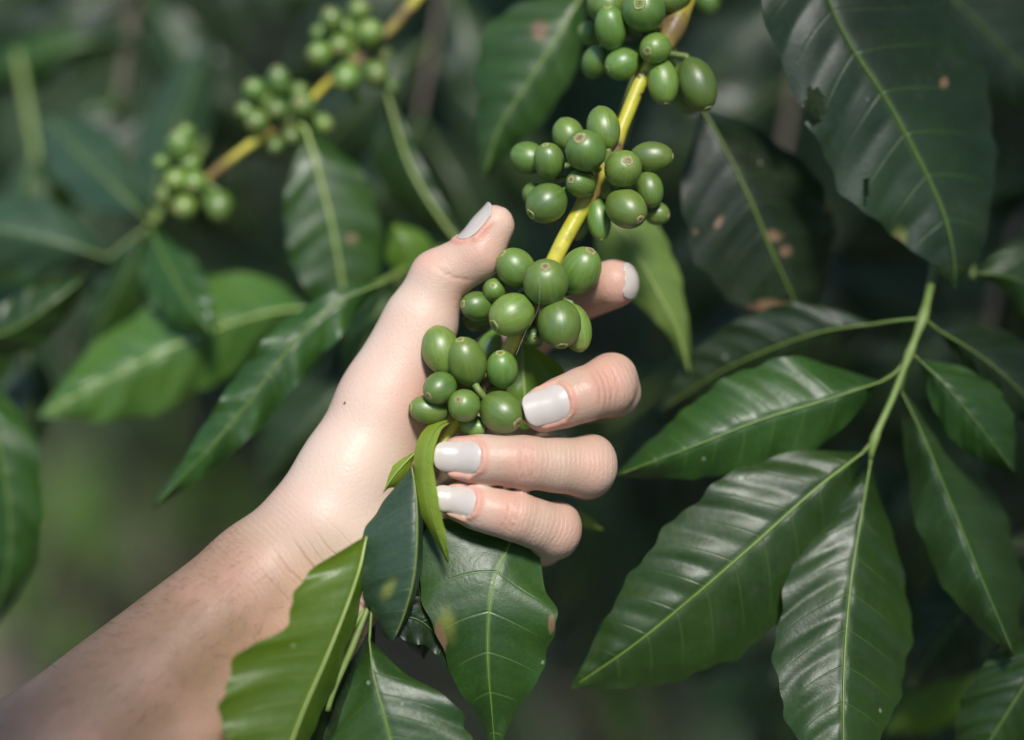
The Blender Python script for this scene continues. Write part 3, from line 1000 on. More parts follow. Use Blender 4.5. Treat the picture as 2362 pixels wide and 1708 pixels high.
def stem_obj(parent, pts, mat='twig', nodes=(), scars=(), name='stem', n=70, seg=12, knob=1.5):
    c = spline(pts, n)                       # x, y, z, r
    path = np.array([VP(*p[:3]) for p in c])
    nodev = np.zeros(n); sc = np.zeros(n)
    for (x, y, s) in nodes:
        nodev = np.maximum(nodev, np.exp(-((c[:, 0] - x) ** 2 + (c[:, 1] - y) ** 2) / (s * s)))
    for (x, y, s) in scars:
        sc = np.maximum(sc, np.exp(-((c[:, 0] - x) ** 2 + (c[:, 1] - y) ** 2) / (s * s)))
    rad = np.array([VR(p[3], p[2]) for p in c]) * (1 + (knob - 1) * nodev)
    vf = tube_data(W(path), rad, seg)
    me = mesh_np(name, *vf)
    attr(me, 'node', np.repeat(nodev, seg)); attr(me, 'scar', np.repeat(sc, seg))
    return link_mesh(name, me, M[mat], parent)

# cherry: unit shape, z is the axis, calyx end at +z
def cherry_mesh():
    vs, fs = [], []
    nr, ns = 22, 28
    for j in range(nr + 1):
        th = math.pi * j / nr
        z = math.cos(th); r = math.sin(th)
        if z < 0:
            r *= 1 - .10 * z * z                # slightly drawn out towards the stalk
        if z > .93:
            z = .93 + (z - .93) * .5            # flattened crown
        for k in range(ns):
            a = 2 * math.pi * k / ns
            g = 1 - .025 * abs(math.cos(a)) ** 6 * max(0, 1 - abs(z)) ** .5
            vs.append((r * g * math.cos(a), r * g * math.sin(a), z))
    for j in range(nr):
        for k in range(ns):
            k2 = (k + 1) % ns
            fs.append((j * ns + k, (j + 1) * ns + k, (j + 1) * ns + k2, j * ns + k2))
    me = mesh_np('cherry', vs, fs)
    bm = bmesh.new(); bm.from_mesh(me); bmesh.ops.remove_doubles(bm, verts=bm.verts, dist=1e-4); bmesh.ops.recalc_face_normals(bm, faces=bm.faces); bm.to_mesh(me); bm.free()
    me.materials.append(M['cherry'])
    return me
def calyx_mesh():
    prof = [(.30, .915), (.29, .958), (.25, .985), (.20, .972), (.16, .978), (.125, .998), (.09, .985), (.06, .95), (.035, .965), (.0, .975)]
    vs, fs, ns = [], [], 18
    for r, z in prof:
        for k in range(ns):
            a = 2 * math.pi * k / ns
            w = 1 + .06 * math.sin(a * 5) + .04 * math.sin(a * 3 + 1)
            vs.append((r * w * math.cos(a), r * w * math.sin(a), z))
    for j in range(len(prof) - 1):
        for k in range(ns):
            k2 = (k + 1) % ns
            fs.append((j * ns + k, j * ns + k2, (j + 1) * ns + k2, (j + 1) * ns + k))
    return mesh_np('calyx', vs, fs)
CH = cherry_mesh()
CX = [calyx_mesh(), calyx_mesh()]
CX[0].materials.append(M['calyx']); CX[1].materials.append(M['calyx_green'])
for m_ in [CH] + CX:
    m_.polygons.foreach_set('use_smooth', [True] * len(m_.polygons))
rc = random.Random(11)

def cherry(parent, x, y, z, a, b, tip, away=False, calyx=True):
    """centre, semi-major a and semi-minor b in photo pixels; tip = offset of the calyx end"""
    tx, ty = tip
    l = math.hypot(tx, ty) / (a * .96)
    if l > .995:
        tx, ty = tx / l * .995, ty / l * .995
        l = .995
    ax = Vector((tx / (a * .96), -ty / (a * .96), math.sqrt(max(0, 1 - l * l)) * (-1 if away else 1))).normalized()
    q = ax.to_track_quat('Z', 'Y').to_matrix().to_4x4()
    g = rc.uniform(1.02, 1.08)
    rl, rb = VR(a, z) * g, VR(b, z) * g
    roll = Matrix.Rotation(rc.uniform(0, 6.28), 4, 'Z')
    mw = Matrix.Translation(P(x, y, z)) @ VIEW.to_3x3().to_4x4() @ q @ roll @ Matrix.Diagonal((rb, rb * rc.uniform(.96, 1.0), rl, 1))
    o = bpy.data.objects.new('cherry', CH)
    COL.objects.link(o)
    o.parent = parent
    o.matrix_parent_inverse = Matrix.Translation(-parent.location)
    o.matrix_basis = mw
    if calyx:
        k = bpy.data.objects.new('calyx', CX[0 if rc.random() < .6 else 1])
        COL.objects.link(k)
        k.parent = o
        s = rc.uniform(.8, 1.1)
        k.scale = (s, s, 1)
    return o, -ax

def cluster(parent, items, stem_at, dz=0.0, stalk=True):
    for it in items:
        x, y, z, a, b, tip = it[:6]
        away = len(it) > 6 and it[6]
        o, base = cherry(parent, x, y, z + dz, a, b, tip, away)
        if stalk:
            bx = np.array(VP(x, y, z + dz)) + np.array(base) * VR(a, z) * .93
            s = np.array(VP(*stem_at))
            e = bx + (s - bx) * min(1, .012 / (np.linalg.norm(s - bx) + 1e-9))
            mid = bx + np.array(base) * .0015
            MB().add(tube_data(W(np.array([bx - np.array(base) * .001, mid, (mid + e) / 2, e])), [.0013, .0011, .0011, .0014], 7)).build('stalk', M['twig'], parent)

# ------------------------------------------------------------------ the held branch
HB = empty('coffee_branch', P(1330, 500, -8), 'yellow coffee branch with sharp green cherry clusters gripped by the hand', 'branch')
stem_obj(HB, [(1640, -130, -26, 21), (1565, 40, -20, 20), (1535, 95, -19, 20), (1482, 180, -17, 17), (1440, 280, -14, 16), (1395, 380, -11, 18), (1345, 475, -10, 19),
              (1298, 560, -8, 19), (1255, 650, -8, 18), (1195, 765, -8, 17), (1150, 850, -7, 15), (1108, 905, -7, 14), (1050, 985, -6, 12), (985, 1080, -2, 10), (915, 1230, 2, 9), (868, 1400, 4, 8)],
         'branch', nodes=((1550, 70, 55), (1408, 355, 40), (1362, 440, 24), (1245, 665, 40), (1120, 890, 45)), scars=((1462, 220, 34), (1420, 320, 18), (1478, 180, 26)), n=140, seg=14)
A_ = [(1399, 8, -22, 50, 45, (-10, -30), True), (1409, 66, -14, 50, 36, (-8, -43)), (1485, 25, -10, 53, 50, (-14, -5)), (1552, -6, -18, 50, 36, (40, -20), True),
      (1361, 78, -36, 30, 26, (-20, -10)), (1374, 143, -24, 40, 31, (-12, 30), True), (1437, 148, -17, 42, 36, (-36, 14)), (1512, 112, -11, 40, 35, (-21, 12)),
      (1529, 189, -14, 54, 36, (6, 53)), (1608, 194, -15, 63, 43, (22, 59)), (1582, 206, -28, 58, 40, (15, 52)), (1632, 0, -60, 34, 26, (10, 30)),
      (1458, 60, -26, 40, 34, (-10, 20))]
B_ = [(1218, 365, -15, 43, 37, (-34, -14), True), (1267, 373, -6, 43, 35, (-9, -34)), (1311, 313, -13, 41, 35, (-14, -36), True), (1392, 297, -8, 50, 37, (-9, -46), True),
      (1351, 349, 2, 50, 46, (-15, -24)), (1502, 363, -9, 50, 35, (48, 0)), (1437, 391, 0, 48, 43, (9, -14)), (1340, 425, -3, 40, 31, (-23, -6)),
      (1261, 469, -4, 48, 44, (-35, 26)), (1236, 450, -15, 32, 28, (-26, -10), True), (1444, 481, -1, 52, 42, (28, 27)), (1498, 437, -9, 43, 32, (8, 41)),
      (1514, 493, -15, 30, 26, (26, 8)), (1381, 506, -10, 50, 28, (6, 48)), (1336, 522, -26, 34, 22, (-8, 30)), (1405, 440, -12, 36, 30, (10, 10))]
C_ = [(1190, 619, -3, 49, 43, (-32, -31)), (1259, 653, 4, 56, 51, (-2, -33)), (1338, 626, -4, 57, 44, (22, -42)), (1141, 670, -6, 30, 27, (-5, -10)),
      (1102, 707, -8, 40, 33, (-33, -4)), (1181, 726, 3, 54, 47, (-39, 25)), (1290, 746, 3, 56, 48, (5, 50)), (1329, 757, -6, 54, 34, (10, 52)),
      (1231, 777, -8, 32, 25, (2, 5)), (1128, 800, -15, 42, 26, (-18, 34)), (1225, 690, -14, 36, 32, (0, 0)), (1105, 735, -19, 36, 28, (-30, 10))]
D_ = [(1017, 808, 1, 57, 44, (-12, -54), True), (1077, 836, 3, 58, 43, (-14, -48)), (1158, 853, 2, 45, 36, (-4, -36)), (1015, 895, 5, 41, 35, (-24, 17)),
      (991, 945, 1, 46, 33, (-42, -4)), (1071, 936, 6, 40, 37, (-13, -14)), (1156, 951, 3, 54, 47, (37, 25)), (1092, 984, -2, 35, 25, (26, 6)), (1060, 880, -10, 34, 30, (-10, 10))]
cluster(HB, A_, (1515, 120, -19))
cluster(HB, B_, (1390, 395, -11))
cluster(HB, C_, (1240, 680, -8))
cluster(HB, D_, (1112, 905, -7))
stem_obj(HB, [(1096, 888, 3, 9), (1106, 903, 4, 8), (1120, 922, 2, 9)], 'twig', name='stalk', n=12, seg=8)
web = MB().add(tube_data(W(np.array([VP(*p) for p in spline([(1242, 640, 11.5), (1245, 672, 11.8), (1243, 705, 9), (1232, 735, 6), (1213, 765, 4), (1190, 820, 4)], 24)])), [.00003] * 24, 4))
web.build('spider_thread', M['web'], HB)

# leaves at the held branch's lower end
leaf(HB, [(1054, 966, -1), (1010, 985, 5), (982, 1040, 9), (984, 1120, 10), (1000, 1200, 10), (1034, 1298, 9)], [2, 16, 20, 22, 18, 3], [2, 22, 26, 30, 14, 3], 1, -4, 'leaf_young', 7, .35, .6, 70, 8, 'twig', (3, 1),
     label='narrow bright yellow green leaf curling over the fingertips')
leaf(HB, [(960, 1042, 2), (915, 1090, 3), (880, 1140, 3)], [2, 22, 2], [2, 16, 2], -3, -2, 'leaf_young', 5, .3, .4, 30, 5, 'midrib_pale', (4, 1.5))
leaf(HB, [(950, 1078, 8), (960, 1150, 11), (962, 1240, 14), (955, 1330, 15), (935, 1410, 14), (908, 1478, 11)], [2, 12, 14, 14, 12, 2], [3, 84, 124, 126, 104, 22], -9, [-3, -4, -5, -5, -5, -4], 'leaf_teal', 8, .6, .5, 80, 14, 'midrib_pale', (4, 2), slant=.5,
     spots=[('yellow', 895, 1360, 18, 34, .5), ('yellow', 852, 1412, 12, 14, 0)],
     label='oval blue green leaf below the fingers with a yellow spot')
leaf(HB, [(845, 1238, 12), (830, 1310, 16), (800, 1400, 19), (752, 1520, 24), (700, 1640, 28), (655, 1760, 32)], [2, 24, 34, 40, 40, 30], [3, 62, 105, 125, 116, 122, 168, 190, 190, 175, 150], -14, [4, 3, 5, 7, 7, 5], 'leaf_light', 9, .7, 1.4, 80, 14, 'midrib_pale', (9, 6), slant=.55,
     label='large bright green leaf with a scalloped edge in front of the wrist')
leaf(HB, [(1195, 1190, -16), (1178, 1250, -5), (1140, 1340, 1), (1126, 1440, 3), (1126, 1550, 2), (1134, 1640, -1), (1142, 1735, -5)], [20, 92, 148, 150, 128, 62, 2], [30, 175, 178, 120, 88, 36, 2], [-4, -4, -3, -4, -6, -3, 0], [-3, -3, -2, -2, -4, -3, 0], 'leaf_mid', 6, .6, 1.5, 90, 16, 'midrib', (5, 3), slant=.4,
     spots=[('brown', 1282, 1360, 12, 26, .2), ('brown', 1272, 1440, 8, 30, 0), ('brown', 1016, 1470, 14, 40, -.2), ('yellow', 1030, 1440, 26, 50, -.2), ('yellow', 1270, 1340, 18, 26, .2)],
     label='broad dark glossy leaf with browned edges below the little finger')
leaf(HB, [(852, 1478, 8), (862, 1560, 11), (885, 1650, 14), (915, 1770, 16)], [3, 82, 165, 190], [3, 60, 132, 160], -4, -4, 'leaf_mid', 6, .5, .9, 60, 14, 'midrib', (7, 5), petiole=[(858, 1390, 6)], slant=.5,
     label='dark green leaf at the bottom edge between the bright leaf and the broad leaf')
leaf(HB, [(880, 1440, 0), (950, 1425, 0), (1010, 1470, -3), (1038, 1545, -5)], [12, 50, 45, 2], [24, 62, 34, 2], -3, 1, 'leaf_dark', 6, 1.0, 1.5, 40, 10, 'midrib_dark', (4, 2))
leaf(HB, [(975, 1190, -4), (960, 1260, -4), (965, 1350, -5), (985, 1450, -8)], [3, 60, 70, 4], [3, 50, 60, 4], -4, 0, 'leaf_dark', 6, 1.6, 1.5, 40, 10, 'midrib_dark', (4, 2))
leaf(HB, [(850, 1340, 2), (800, 1480, 3), (740, 1620, 6), (705, 1740, 8)], [3, 26, 34, 24], [3, 22, 34, 34], -8, -3, 'leaf_mid', 8, .6, .8, 50, 8, 'midrib_dark', (6, 4))
leaf(HB, [(1205, 790, -20), (1206, 850, -19), (1210, 920, -18), (1212, 990, -20)], [14, 88, 70, 8], [14, 60, 50, 8], [2, 4, 2, 0], [-2, 0, 0, 0], 'leaf_light', 5, .6, .8, 40, 8, 'midrib_pale', (8, 6),
     label='bright leaf inside the grip behind the lower cherries')
leaf(HB, [(1250, 1175, -30), (1320, 1195, -33), (1392, 1222, -36)], [14, 22, 1], [14, 18, 1], 0, 0, 'leaf_young', 4, .4, .4, 30, 6, 'midrib_pale', (4, 2))
leaf(HB, [(862, 1370, -4), (830, 1480, -4), (775, 1600, -2), (720, 1760, 0)], [4, 40, 52, 40], [4, 70, 80, 60], -4, -6, 'leaf_dark', 7, 1.0, 1.2, 40, 10, 'midrib_dark', (5, 3))
leaf(HB, [(1010, 1230, -12), (985, 1330, -12), (970, 1430, -12), (975, 1520, -14)], [4, 70, 70, 3], [4, 80, 72, 3], -4, -4, 'leaf_dark', 7, 1.4, 1.4, 40, 10, 'midrib_dark', (5, 3))
for pts in ([(858, 1380, 4, 7), (838, 1430, 6, 7), (810, 1500, 8, 8), (775, 1580, 9, 7), (755, 1640, 9, 6)], [(846, 1400, 3, 6), (800, 1470, 5, 8), (775, 1520, 5, 9), (765, 1590, 5, 7), (760, 1640, 5, 5)]):
    stem_obj(HB, pts, 'twig', name='petiole', n=24, seg=8)

# ------------------------------------------------------------------ blurred cherry branch at left
LB = empty('coffee_branch', P(680, 270, -66), 'blurred yellow and brown coffee branch with small cherry clusters at upper left', 'branch')
zb = -85
stem_obj(LB, [(1010, -70, zb, 12), (955, 5, zb, 12), (899, 71, zb, 10), (835, 132, zb, 10), (754, 194, zb, 9), (722, 226, zb, 9), (657, 285, zb, 10), (602, 317, zb, 10), (544, 359, zb, 9), (492, 401, zb, 9), (440, 448, zb, 7), (395, 485, zb, 7)],
         'branch', nodes=((930, 40, 40), (880, 90, 60), (830, 135, 60), (785, 170, 34), (690, 255, 30), (650, 290, 50), (500, 395, 50), (450, 436, 60), (400, 480, 40)), n=90, knob=1.2)
cl1 = [(880, 128, -6, 27, 25, (6, 6)), (742, 80, -8, 24, 22, (-14, -6)), (812, 140, -6, 28, 25, (-4, 8)), (770, 160, -8, 24, 22, (-8, 10)), (767, 48, 2, 30, 27, (-10, -22)), (828, 26, -4, 26, 24, (8, -20)), (854, 78, 4, 33, 31, (-6, -8)), (738, 126, 2, 31, 28, (-14, 8)), (786, 107, 0, 28, 26, (-4, 10)), (801, 178, 4, 38, 31, (-10, 26)), (867, 171, 4, 33, 30, (8, 10)), (902, 200, -4, 18, 15, (4, 12)), (818, 224, -8, 22, 18, (0, 16)), (800, 70, -6, 28, 25, (-8, -6))]
cl2 = [(612, 236, -2, 26, 24, (-8, -8)), (668, 275, -2, 27, 25, (2, 8)), (625, 305, -4, 25, 23, (-6, 10)), (715, 280, -6, 24, 22, (8, 8)), (690, 215, -6, 24, 22, (6, -12)), (589, 210, 2, 29, 26, (-12, -14)), (644, 190, 0, 36, 27, (-4, -32)), (641, 255, 4, 28, 25, (-4, 4)), (699, 245, 5, 31, 29, (-4, -6)), (570, 258, -2, 25, 22, (-18, -4)), (595, 281, 3, 29, 26, (-16, 8)), (673, 313, 2, 24, 20, (4, 14)), (637, 336, 0, 22, 18, (-8, 14)), (744, 287, -4, 25, 22, (18, 8))]
cl3 = [(440, 380, 0, 28, 26, (-4, -10)), (388, 450, -4, 26, 24, (-12, 6)), (470, 452, -2, 26, 24, (4, 10)), (430, 310, -6, 24, 20, (-2, -16)), (418, 342, 2, 41, 33, (-6, -30)), (408, 417, 2, 29, 27, (-18, 4)), (450, 423, 4, 29, 27, (-4, 6)), (427, 478, 3, 31, 28, (-6, 12)), (505, 475, 3, 36, 31, (2, 28)), (376, 378, -4, 22, 18, (-14, -4))]
cluster(LB, cl1, (830, 138, zb), zb)
cluster(LB, cl2, (655, 287, zb), zb)
cluster(LB, cl3, (470, 418, zb), zb)
leaf(LB, [(706, 300, -80), (735, 400, -78), (768, 530, -78), (795, 690, -80), (800, 760, -84)], [4, 92, 108, 88, 10], [4, 80, 110, 92, 10], [-4, -6, -6, -6, -4], [2, 2, 2, 2, 0], 'leaf_mid', 8, 1.2, 1.0, 50, 10, 'midrib_pale', (14, 8), spots=[('brown', 812, 550, 12, 12, 0)], petiole=[(672, 270, -84)], slant=.5,
     label='broad grey green leaf with a pale midrib hanging from the blurred branch')
leaf(LB, [(895, 225, -88), (940, 370, -88), (1000, 480, -86), (1066, 570, -86)], [4, 26, 26, 8], [4, 75, 60, 8], 0, -12, 'leaf_mid', 7, .8, .8, 40, 8, 'midrib_pale', (10, 12), petiole=[(870, 160, -86)])

# ------------------------------------------------------------------ leafy twig at right
RT = empty('leafy_twig', P(2080, 860, -28), 'leafy green twig with glossy ribbed leaves spreading below right of the hand', 'twig')
stem_obj(RT, [(2260, 250, -96, 12), (2200, 440, -76, 12), (2160, 600, -54, 10), (2142, 680, -36, 9), (2128, 735, -30, 9), (2098, 815, -28, 8), (2060, 915, -26, 8), (2018, 1010, -24, 8), (2008, 1060, -24, 6)], 'twig', nodes=((2128, 735, 24), (2098, 815, 20), (2015, 1015, 20)), n=50)
leaf(RT, [(2015, 748, -36), (1900, 765, -40), (1780, 805, -46), (1650, 865, -54), (1520, 950, -62)], [3, 62, 80, 70, 3], [3, 72, 92, 70, 3], -8, -2, 'leaf_dark', 9, 1.5, 1.0, 60, 12, 'midrib', (9, 4), petiole=[(2128, 735, -30), (2070, 740, -32)])
leaf(RT, [(2030, 882, -26), (1900, 925, -22), (1760, 968, -20), (1600, 1030, -20), (1415, 1100, -26)], [3, 96, 108, 66, 2], [3, 112, 118, 70, 2], -6, -9, 'leaf_mid', 9, 1.8, 1.2, 80, 14, 'midrib', (9, 4), petiole=[(2095, 822, -28), (2065, 860, -28)], slant=.6)
leaf(RT, [(1990, 1045, -24), (1880, 1130, -18), (1740, 1255, -14), (1590, 1385, -13), (1460, 1490, -15), (1318, 1588, -22)], [3, 105, 170, 170, 110, 2], [3, 130, 165, 150, 95, 2], [-5, -7, -8, -8, -6, 0], [-5, -6, -7, -7, -5, 0], 'leaf_mid', 10, 2.4, 1.2, 90, 16, 'midrib', (10, 5), petiole=[(2015, 1015, -24)], slant=.6,
     label='largest ribbed leaf of the twig pointing to lower left')
leaf(RT, [(2006, 1078, -24), (1985, 1200, -20), (1962, 1350, -13), (1948, 1520, -5), (1945, 1680, 2), (1950, 1830, 4)], [3, 80, 140, 145, 100, 3], [3, 98, 150, 160, 120, 3], [-8, -12, -16, -16, -12, 0], [-4, -4, -4, -4, -3, 0], 'leaf_mid', 9, 2.5, 1.3, 90, 16, 'midrib', (9, 5), petiole=[(2012, 1030, -24)], slant=.6)
leaf(RT, [(2078, 900, -32), (2130, 1010, -29), (2200, 1180, -25), (2265, 1340, -20), (2340, 1515, -18)], [3, 70, 105, 90, 2], [3, 62, 92, 76, 2], [-18, -26, -30, -26, -5], [-6, -8, -8, -8, -2], 'leaf_mid', 8, 2.0, 1.4, 70, 12, 'midrib_dark', (7, 4), petiole=[(2098, 815, -28)], slant=.6)
leaf(RT, [(2120, 830, -28), (2180, 890, -26), (2255, 980, -26), (2340, 1090, -30)], [3, 75, 80, 3], [3, 58, 62, 3], -6, -5, 'leaf_mid', 9, 1.4, .9, 60, 12, 'midrib', (6, 3), petiole=[(2100, 812, -28)])
leaf(RT, [(2165, 762, -34), (2250, 815, -36), (2330, 880, -38), (2440, 1000, -42)], [3, 80, 95, 3], [3, 52, 60, 3], -10, -4, 'leaf_dark', 9, 1.6, .9, 60, 12, 'midrib', (9, 4), petiole=[(2130, 735, -30)])

def spray(anchor, label, cat, stem, name='coffee_branch', mat='twig'):
    e = empty(name, P(*anchor), label, cat)
    stem_obj(e, stem, mat)
    return e

# ------------------------------------------------------------------ big dark leaves top right
TR = spray((1870, -90, -34), 'shoot with a huge dark insect bitten leaf at upper right', 'branch', [(1560, -640, -70, 14), (1660, -520, -56, 13), (1740, -400, -42, 11), (1772, -330, -34, 9)])
leaf(TR, [(1770, -330, -34), (1862, -125, -27), (1945, 75, -24), (2060, 258, -26), (2165, 465, -30), (2197, 575, -32), (2205, 668, -36)], [3, 100, 190, 235, 245, 240, 225, 200, 145, 80, 2], [3, 82, 122, 148, 164, 174, 192, 188, 150, 92, 2], [-3, -8, -12, -16, -18, -18, -12, -3], [2, 3, 3, 2, 1, 0, 0], 'leaf_dark', 10, 1.6, 1.6, 110, 26, 'midrib', (9, 4), slant=.5,
     hole=[(1878, 245, 24, 46, 0), (1846, 262, 26, 22, .3), (1996, 440, 7, 34, .1)], spots=[('yellow', 2075, 548, 22, 30, 0), ('brown', 2070, 556, 12, 18, 0), ('brown', 2178, 190, 12, 14, .3)], label='huge dark leaf with a bitten hole in its left edge')
leaf(TR, [(2080, -120, -72), (2180, -20, -74), (2330, 130, -76), (2460, 260, -78)], [3, 120, 150, 3], [3, 120, 150, 3], -6, -6, 'leaf_dark', 8, 1.5, 1.5, 40, 10, 'midrib_dark', (8, 4), petiole=[(1760, -350, -50)])
MR = spray((1600, 240, -46), 'shoot with a brown spotted dark leaf hanging behind the top cherries', 'branch', [(1480, -60, -70, 10), (1530, 80, -62, 9), (1580, 190, -52, 8), (1612, 240, -47, 7)])
leaf(MR, [(1618, 248, -46), (1665, 330, -44), (1725, 450, -44), (1780, 580, -48), (1830, 690, -54), (1850, 760, -58)], [5, 95, 150, 165, 110, 5], [5, 108, 160, 166, 120, 5], -14, [-2, -1, 0, 0, 0, 0], 'leaf_dark', 8, .9, .9, 70, 14, 'midrib', (10, 4), slant=.5, spots=[('brown', 1657, 514, 10, 22, .5), ('brown', 1603, 536, 7, 8, 0), ('brown', 1788, 545, 22, 16, .4), ('brown', 1812, 580, 20, 16, .6), ('brown', 1910, 480, 16, 12, 0), ('brown', 1760, 715, 70, 24, -.1)], label='dark leaf with tan spots and a browned tip')
leaf(MR, [(1365, 455, -48), (1440, 545, -47), (1520, 680, -49), (1565, 770, -52), (1592, 872, -56)], [4, 72, 68, 30, 1], [4, 78, 62, 26, 1], -5, -2, 'leaf_pale', 8, .6, .8, 60, 10, 'midrib_pale', (9, 5), label='pale lit leaf with a drawn out tip behind the index finger', petiole=[(1440, 330, -58), (1480, 150, -64)])
TL = spray((1340, -10, -60), 'shoot with one hanging ribbed leaf at top centre', 'branch', [(1500, -260, -80, 11), (1420, -130, -70, 10), (1350, -20, -62, 9)])
leaf(TL, [(1348, -20, -60), (1290, 80, -56), (1220, 190, -56), (1150, 300, -58), (1118, 410, -62)], [4, 62, 80, 62, 4], [4, 130, 140, 60, 4], -4, [-4, -7, -8, -6, 0], 'leaf_mid', 8, 1.8, 1.2, 60, 12, 'midrib', (11, 6), slant=.6, spots=[('brown', 1245, 72, 20, 28, .3)])
ER = spray((2242, 640, -46), 'small pale green leaf shoot at the right edge above the leafy twig', 'branch', [(2235, 560, -70, 8), (2238, 610, -56, 9), (2245, 640, -48, 8)])
leaf(ER, [(2250, 630, -46), (2330, 640, -46), (2420, 680, -48), (2500, 720, -50)], [3, 95, 90, 3], [3, 40, 70, 3], -4, -4, 'leaf_mid', 7, 1.2, 1.0, 40, 10, 'midrib', (7, 4))
BR = spray((2440, 1470, -26), 'ribbed leaf entering at the bottom right corner', 'branch', [(2560, 1250, -40, 10), (2500, 1370, -32, 9), (2450, 1450, -28, 8)])
leaf(BR, [(2450, 1450, -27), (2390, 1540, -24), (2320, 1650, -24), (2240, 1780, -28)], [4, 105, 130, 60], [4, 92, 105, 50], -6, -8, 'leaf_mid', 9, 2.2, 1.2, 50, 12, 'midrib', (9, 5))
leaf(BR, [(2330, 1250, -74), (2260, 1360, -72), (2170, 1480, -72), (2090, 1600, -76)], [4, 90, 100, 4], [4, 90, 100, 4], -6, -6, 'leaf_dark', 9, 2.0, 1.2, 40, 10, 'midrib_dark', (9, 5), petiole=[(2420, 1180, -76), (2540, 1230, -60)])
leaf(BR, [(2260, 1560, -96), (2160, 1620, -94), (2040, 1690, -98)], [4, 62, 4], [4, 62, 4], -4, -2, 'leaf_light', 7, 1.2, 1.0, 30, 8, 'midrib', (8, 4), petiole=[(2400, 1400, -90), (2520, 1300, -60)])

# ------------------------------------------------------------------ blurred leaves at left
L1 = spray((840, 672, -58), 'shoot with a long wavy leaf and a pale folded leaf left of the thumb', 'branch', [(1060, 560, -100, 10), (960, 610, -84, 10), (880, 652, -64, 9), (820, 680, -60, 8)])
leaf(L1, [(885, 652, -50), (780, 700, -44), (680, 790, -40), (580, 920, -38), (470, 1050, -38), (350, 1175, -44)], [4, 62, 64, 58, 36, 2], [4, 38, 58, 56, 32, 2], -3, -3, 'leaf_mid', 10, 1.6, 2.6, 80, 12, 'midrib', (9, 4), slant=.7, label='long wavy edged leaf reaching from the thumb to lower left')
leaf(L1, [(745, 708, -84), (620, 722, -90), (470, 770, -92), (300, 850, -90), (90, 960, -88)], [4, 88, 118, 104, 4], [4, 108, 108, 84, 4], [-4, -8, -8, -6, 0], [-10, -14, -12, -8, 0], 'leaf_bright', 8, 3.0, 1.8, 70, 12, 'midrib_pale', (11, 6), petiole=[(820, 680, -60)], slant=.7)
leaf(L1, [(905, 520, -78), (930, 560, -76), (965, 640, -78)], [10, 60, 40], [10, 50, 30], -4, -4, 'leaf_light', 5, .6, .6, 24, 8, 'midrib', (7, 4), petiole=[(960, 610, -84)])
leaf(L1, [(905, 640, -72), (870, 720, -70), (840, 800, -72), (800, 900, -78)], [6, 60, 60, 5], [6, 50, 50, 5], -3, -6, 'leaf_mid', 6, 1.2, 1.0, 30, 8, 'midrib', (8, 4))
LT = spray((350, 515, -104), 'blurred bluish leafy twig at left with leaves fanning from one joint', 'twig', [(470, 330, -140, 9), (420, 420, -122, 10), (350, 515, -104, 11)], 'leafy_twig')
leaf(LT, [(345, 510, -112), (260, 430, -118), (180, 350, -132), (95, 255, -150)], [4, 70, 80, 4], [4, 70, 76, 4], -4, -12, 'leaf_teal', 8, 1.6, 1.2, 40, 10, 'midrib', (9, 4))
leaf(LT, [(352, 510, -112), (370, 400, -124), (430, 240, -150), (490, 90, -176)], [4, 70, 72, 4], [4, 64, 66, 4], -6, -12, 'leaf_teal', 9, 1.6, 1.2, 40, 10, 'midrib_dark', (9, 4))
leaf(LT, [(345, 525, -106), (380, 600, -94), (430, 690, -82), (495, 780, -72)], [4, 58, 58, 3], [4, 66, 64, 3], -3, -7, 'leaf_mid', 9, 1.8, 1.2, 50, 10, 'midrib', (8, 4))
leaf(LT, [(330, 540, -108), (285, 640, -108), (235, 740, -112), (190, 840, -116)], [4, 52, 50, 3], [4, 48, 46, 3], -4, -8, 'leaf_mid', 9, 1.6, 1.2, 40, 10, 'midrib_dark', (8, 4))
leaf(LT, [(250, 595, -106), (130, 560, -106), (0, 530, -108), (-120, 500, -112)], [4, 78, 82, 4], [4, 85, 82, 4], -8, -14, 'leaf_teal', 9, 1.6, 1.2, 40, 10, 'midrib_dark', (9, 4), petiole=[(345, 520, -110)])
LE = spray((-60, 860, -72), 'shoot with dark leaves cut by the left picture edge', 'branch', [(-220, 560, -90, 10), (-150, 720, -80, 10), (-60, 860, -72, 9)])
leaf(LE, [(-60, 860, -72), (-10, 1000, -68), (20, 1150, -68), (20, 1300, -70), (-10, 1440, -74)], [4, 80, 80, 60, 4], [4, 80, 80, 60, 4], -6, -8, 'leaf_mid', 9, 1.8, 1.6, 50, 10, 'midrib', (9, 4))
leaf(LE, [(-90, 800, -84), (30, 760, -80), (120, 700, -80), (200, 635, -84)], [4, 60, 56, 3], [4, 60, 50, 3], -6, -10, 'leaf_mid', 8, 1.4, 1.4, 40, 10, 'midrib', (9, 4))
leaf(LE, [(60, 800, -120), (70, 900, -118), (40, 1000, -120), (0, 1080, -124)], [4, 60, 60, 4], [4, 60, 60, 4], -6, -8, 'leaf_dark', 8, 1.4, 1.2, 30, 8, 'midrib_dark', (9, 4), petiole=[(-60, 760, -90)])
WB = spray((850, 850, -120), 'shoot with a dim bluish leaf behind the wrist', 'branch', [(1000, 700, -150, 9), (920, 780, -134, 9), (850, 850, -120, 8)])
leaf(WB, [(850, 850, -118), (760, 930, -114), (680, 1020, -114), (600, 1130, -120)], [4, 82, 90, 4], [4, 80, 90, 4], -4, -8, 'leaf_dark', 8, 1.2, 1.2, 40, 10, 'midrib_dark', (9, 4))

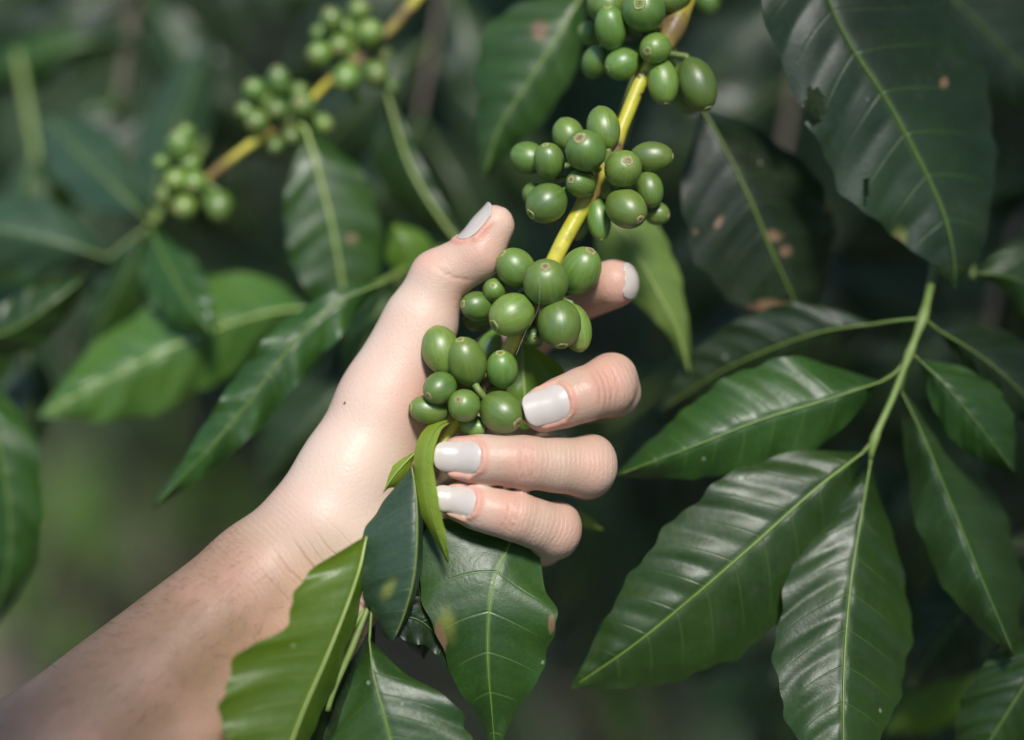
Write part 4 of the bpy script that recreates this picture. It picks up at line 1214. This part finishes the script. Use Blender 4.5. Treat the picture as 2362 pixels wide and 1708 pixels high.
# ------------------------------------------------------------------ shoots filling the shrub behind
rb_ = random.Random(23)
def back_shoot(label, stem, leaves):
    e = empty('coffee_branch', P(*stem[0][:3]), label, 'branch', 'blurred shoots filling the shrub behind')
    stem_obj(e, stem, 'bark' if len(leaves) > 5 else 'twig', n=30, seg=8)
    for x, y, z, ang, L, Wd, mat in leaves:
        a = R(ang)
        dx, dy = math.cos(a), math.sin(a)
        dr = rb_.uniform(.08, .2) * L
        mid = [(x, y, z), (x + dx * L * .35, y + dy * L * .35 + dr * .1, z + 10), (x + dx * L * .7, y + dy * L * .7 + dr * .5, z + 4), (x + dx * L, y + dy * L + dr, z - 14)]
        ta, tb = rb_.uniform(-14, 2), rb_.uniform(-14, 2)
        leaf(e, mid, [4, Wd * .8, Wd, 3], [4, Wd * .8, Wd, 3], ta, tb, mat, 8, 1.8, 2.0, 30, 6, 'midrib_dark', (8, 4), slant=.6)
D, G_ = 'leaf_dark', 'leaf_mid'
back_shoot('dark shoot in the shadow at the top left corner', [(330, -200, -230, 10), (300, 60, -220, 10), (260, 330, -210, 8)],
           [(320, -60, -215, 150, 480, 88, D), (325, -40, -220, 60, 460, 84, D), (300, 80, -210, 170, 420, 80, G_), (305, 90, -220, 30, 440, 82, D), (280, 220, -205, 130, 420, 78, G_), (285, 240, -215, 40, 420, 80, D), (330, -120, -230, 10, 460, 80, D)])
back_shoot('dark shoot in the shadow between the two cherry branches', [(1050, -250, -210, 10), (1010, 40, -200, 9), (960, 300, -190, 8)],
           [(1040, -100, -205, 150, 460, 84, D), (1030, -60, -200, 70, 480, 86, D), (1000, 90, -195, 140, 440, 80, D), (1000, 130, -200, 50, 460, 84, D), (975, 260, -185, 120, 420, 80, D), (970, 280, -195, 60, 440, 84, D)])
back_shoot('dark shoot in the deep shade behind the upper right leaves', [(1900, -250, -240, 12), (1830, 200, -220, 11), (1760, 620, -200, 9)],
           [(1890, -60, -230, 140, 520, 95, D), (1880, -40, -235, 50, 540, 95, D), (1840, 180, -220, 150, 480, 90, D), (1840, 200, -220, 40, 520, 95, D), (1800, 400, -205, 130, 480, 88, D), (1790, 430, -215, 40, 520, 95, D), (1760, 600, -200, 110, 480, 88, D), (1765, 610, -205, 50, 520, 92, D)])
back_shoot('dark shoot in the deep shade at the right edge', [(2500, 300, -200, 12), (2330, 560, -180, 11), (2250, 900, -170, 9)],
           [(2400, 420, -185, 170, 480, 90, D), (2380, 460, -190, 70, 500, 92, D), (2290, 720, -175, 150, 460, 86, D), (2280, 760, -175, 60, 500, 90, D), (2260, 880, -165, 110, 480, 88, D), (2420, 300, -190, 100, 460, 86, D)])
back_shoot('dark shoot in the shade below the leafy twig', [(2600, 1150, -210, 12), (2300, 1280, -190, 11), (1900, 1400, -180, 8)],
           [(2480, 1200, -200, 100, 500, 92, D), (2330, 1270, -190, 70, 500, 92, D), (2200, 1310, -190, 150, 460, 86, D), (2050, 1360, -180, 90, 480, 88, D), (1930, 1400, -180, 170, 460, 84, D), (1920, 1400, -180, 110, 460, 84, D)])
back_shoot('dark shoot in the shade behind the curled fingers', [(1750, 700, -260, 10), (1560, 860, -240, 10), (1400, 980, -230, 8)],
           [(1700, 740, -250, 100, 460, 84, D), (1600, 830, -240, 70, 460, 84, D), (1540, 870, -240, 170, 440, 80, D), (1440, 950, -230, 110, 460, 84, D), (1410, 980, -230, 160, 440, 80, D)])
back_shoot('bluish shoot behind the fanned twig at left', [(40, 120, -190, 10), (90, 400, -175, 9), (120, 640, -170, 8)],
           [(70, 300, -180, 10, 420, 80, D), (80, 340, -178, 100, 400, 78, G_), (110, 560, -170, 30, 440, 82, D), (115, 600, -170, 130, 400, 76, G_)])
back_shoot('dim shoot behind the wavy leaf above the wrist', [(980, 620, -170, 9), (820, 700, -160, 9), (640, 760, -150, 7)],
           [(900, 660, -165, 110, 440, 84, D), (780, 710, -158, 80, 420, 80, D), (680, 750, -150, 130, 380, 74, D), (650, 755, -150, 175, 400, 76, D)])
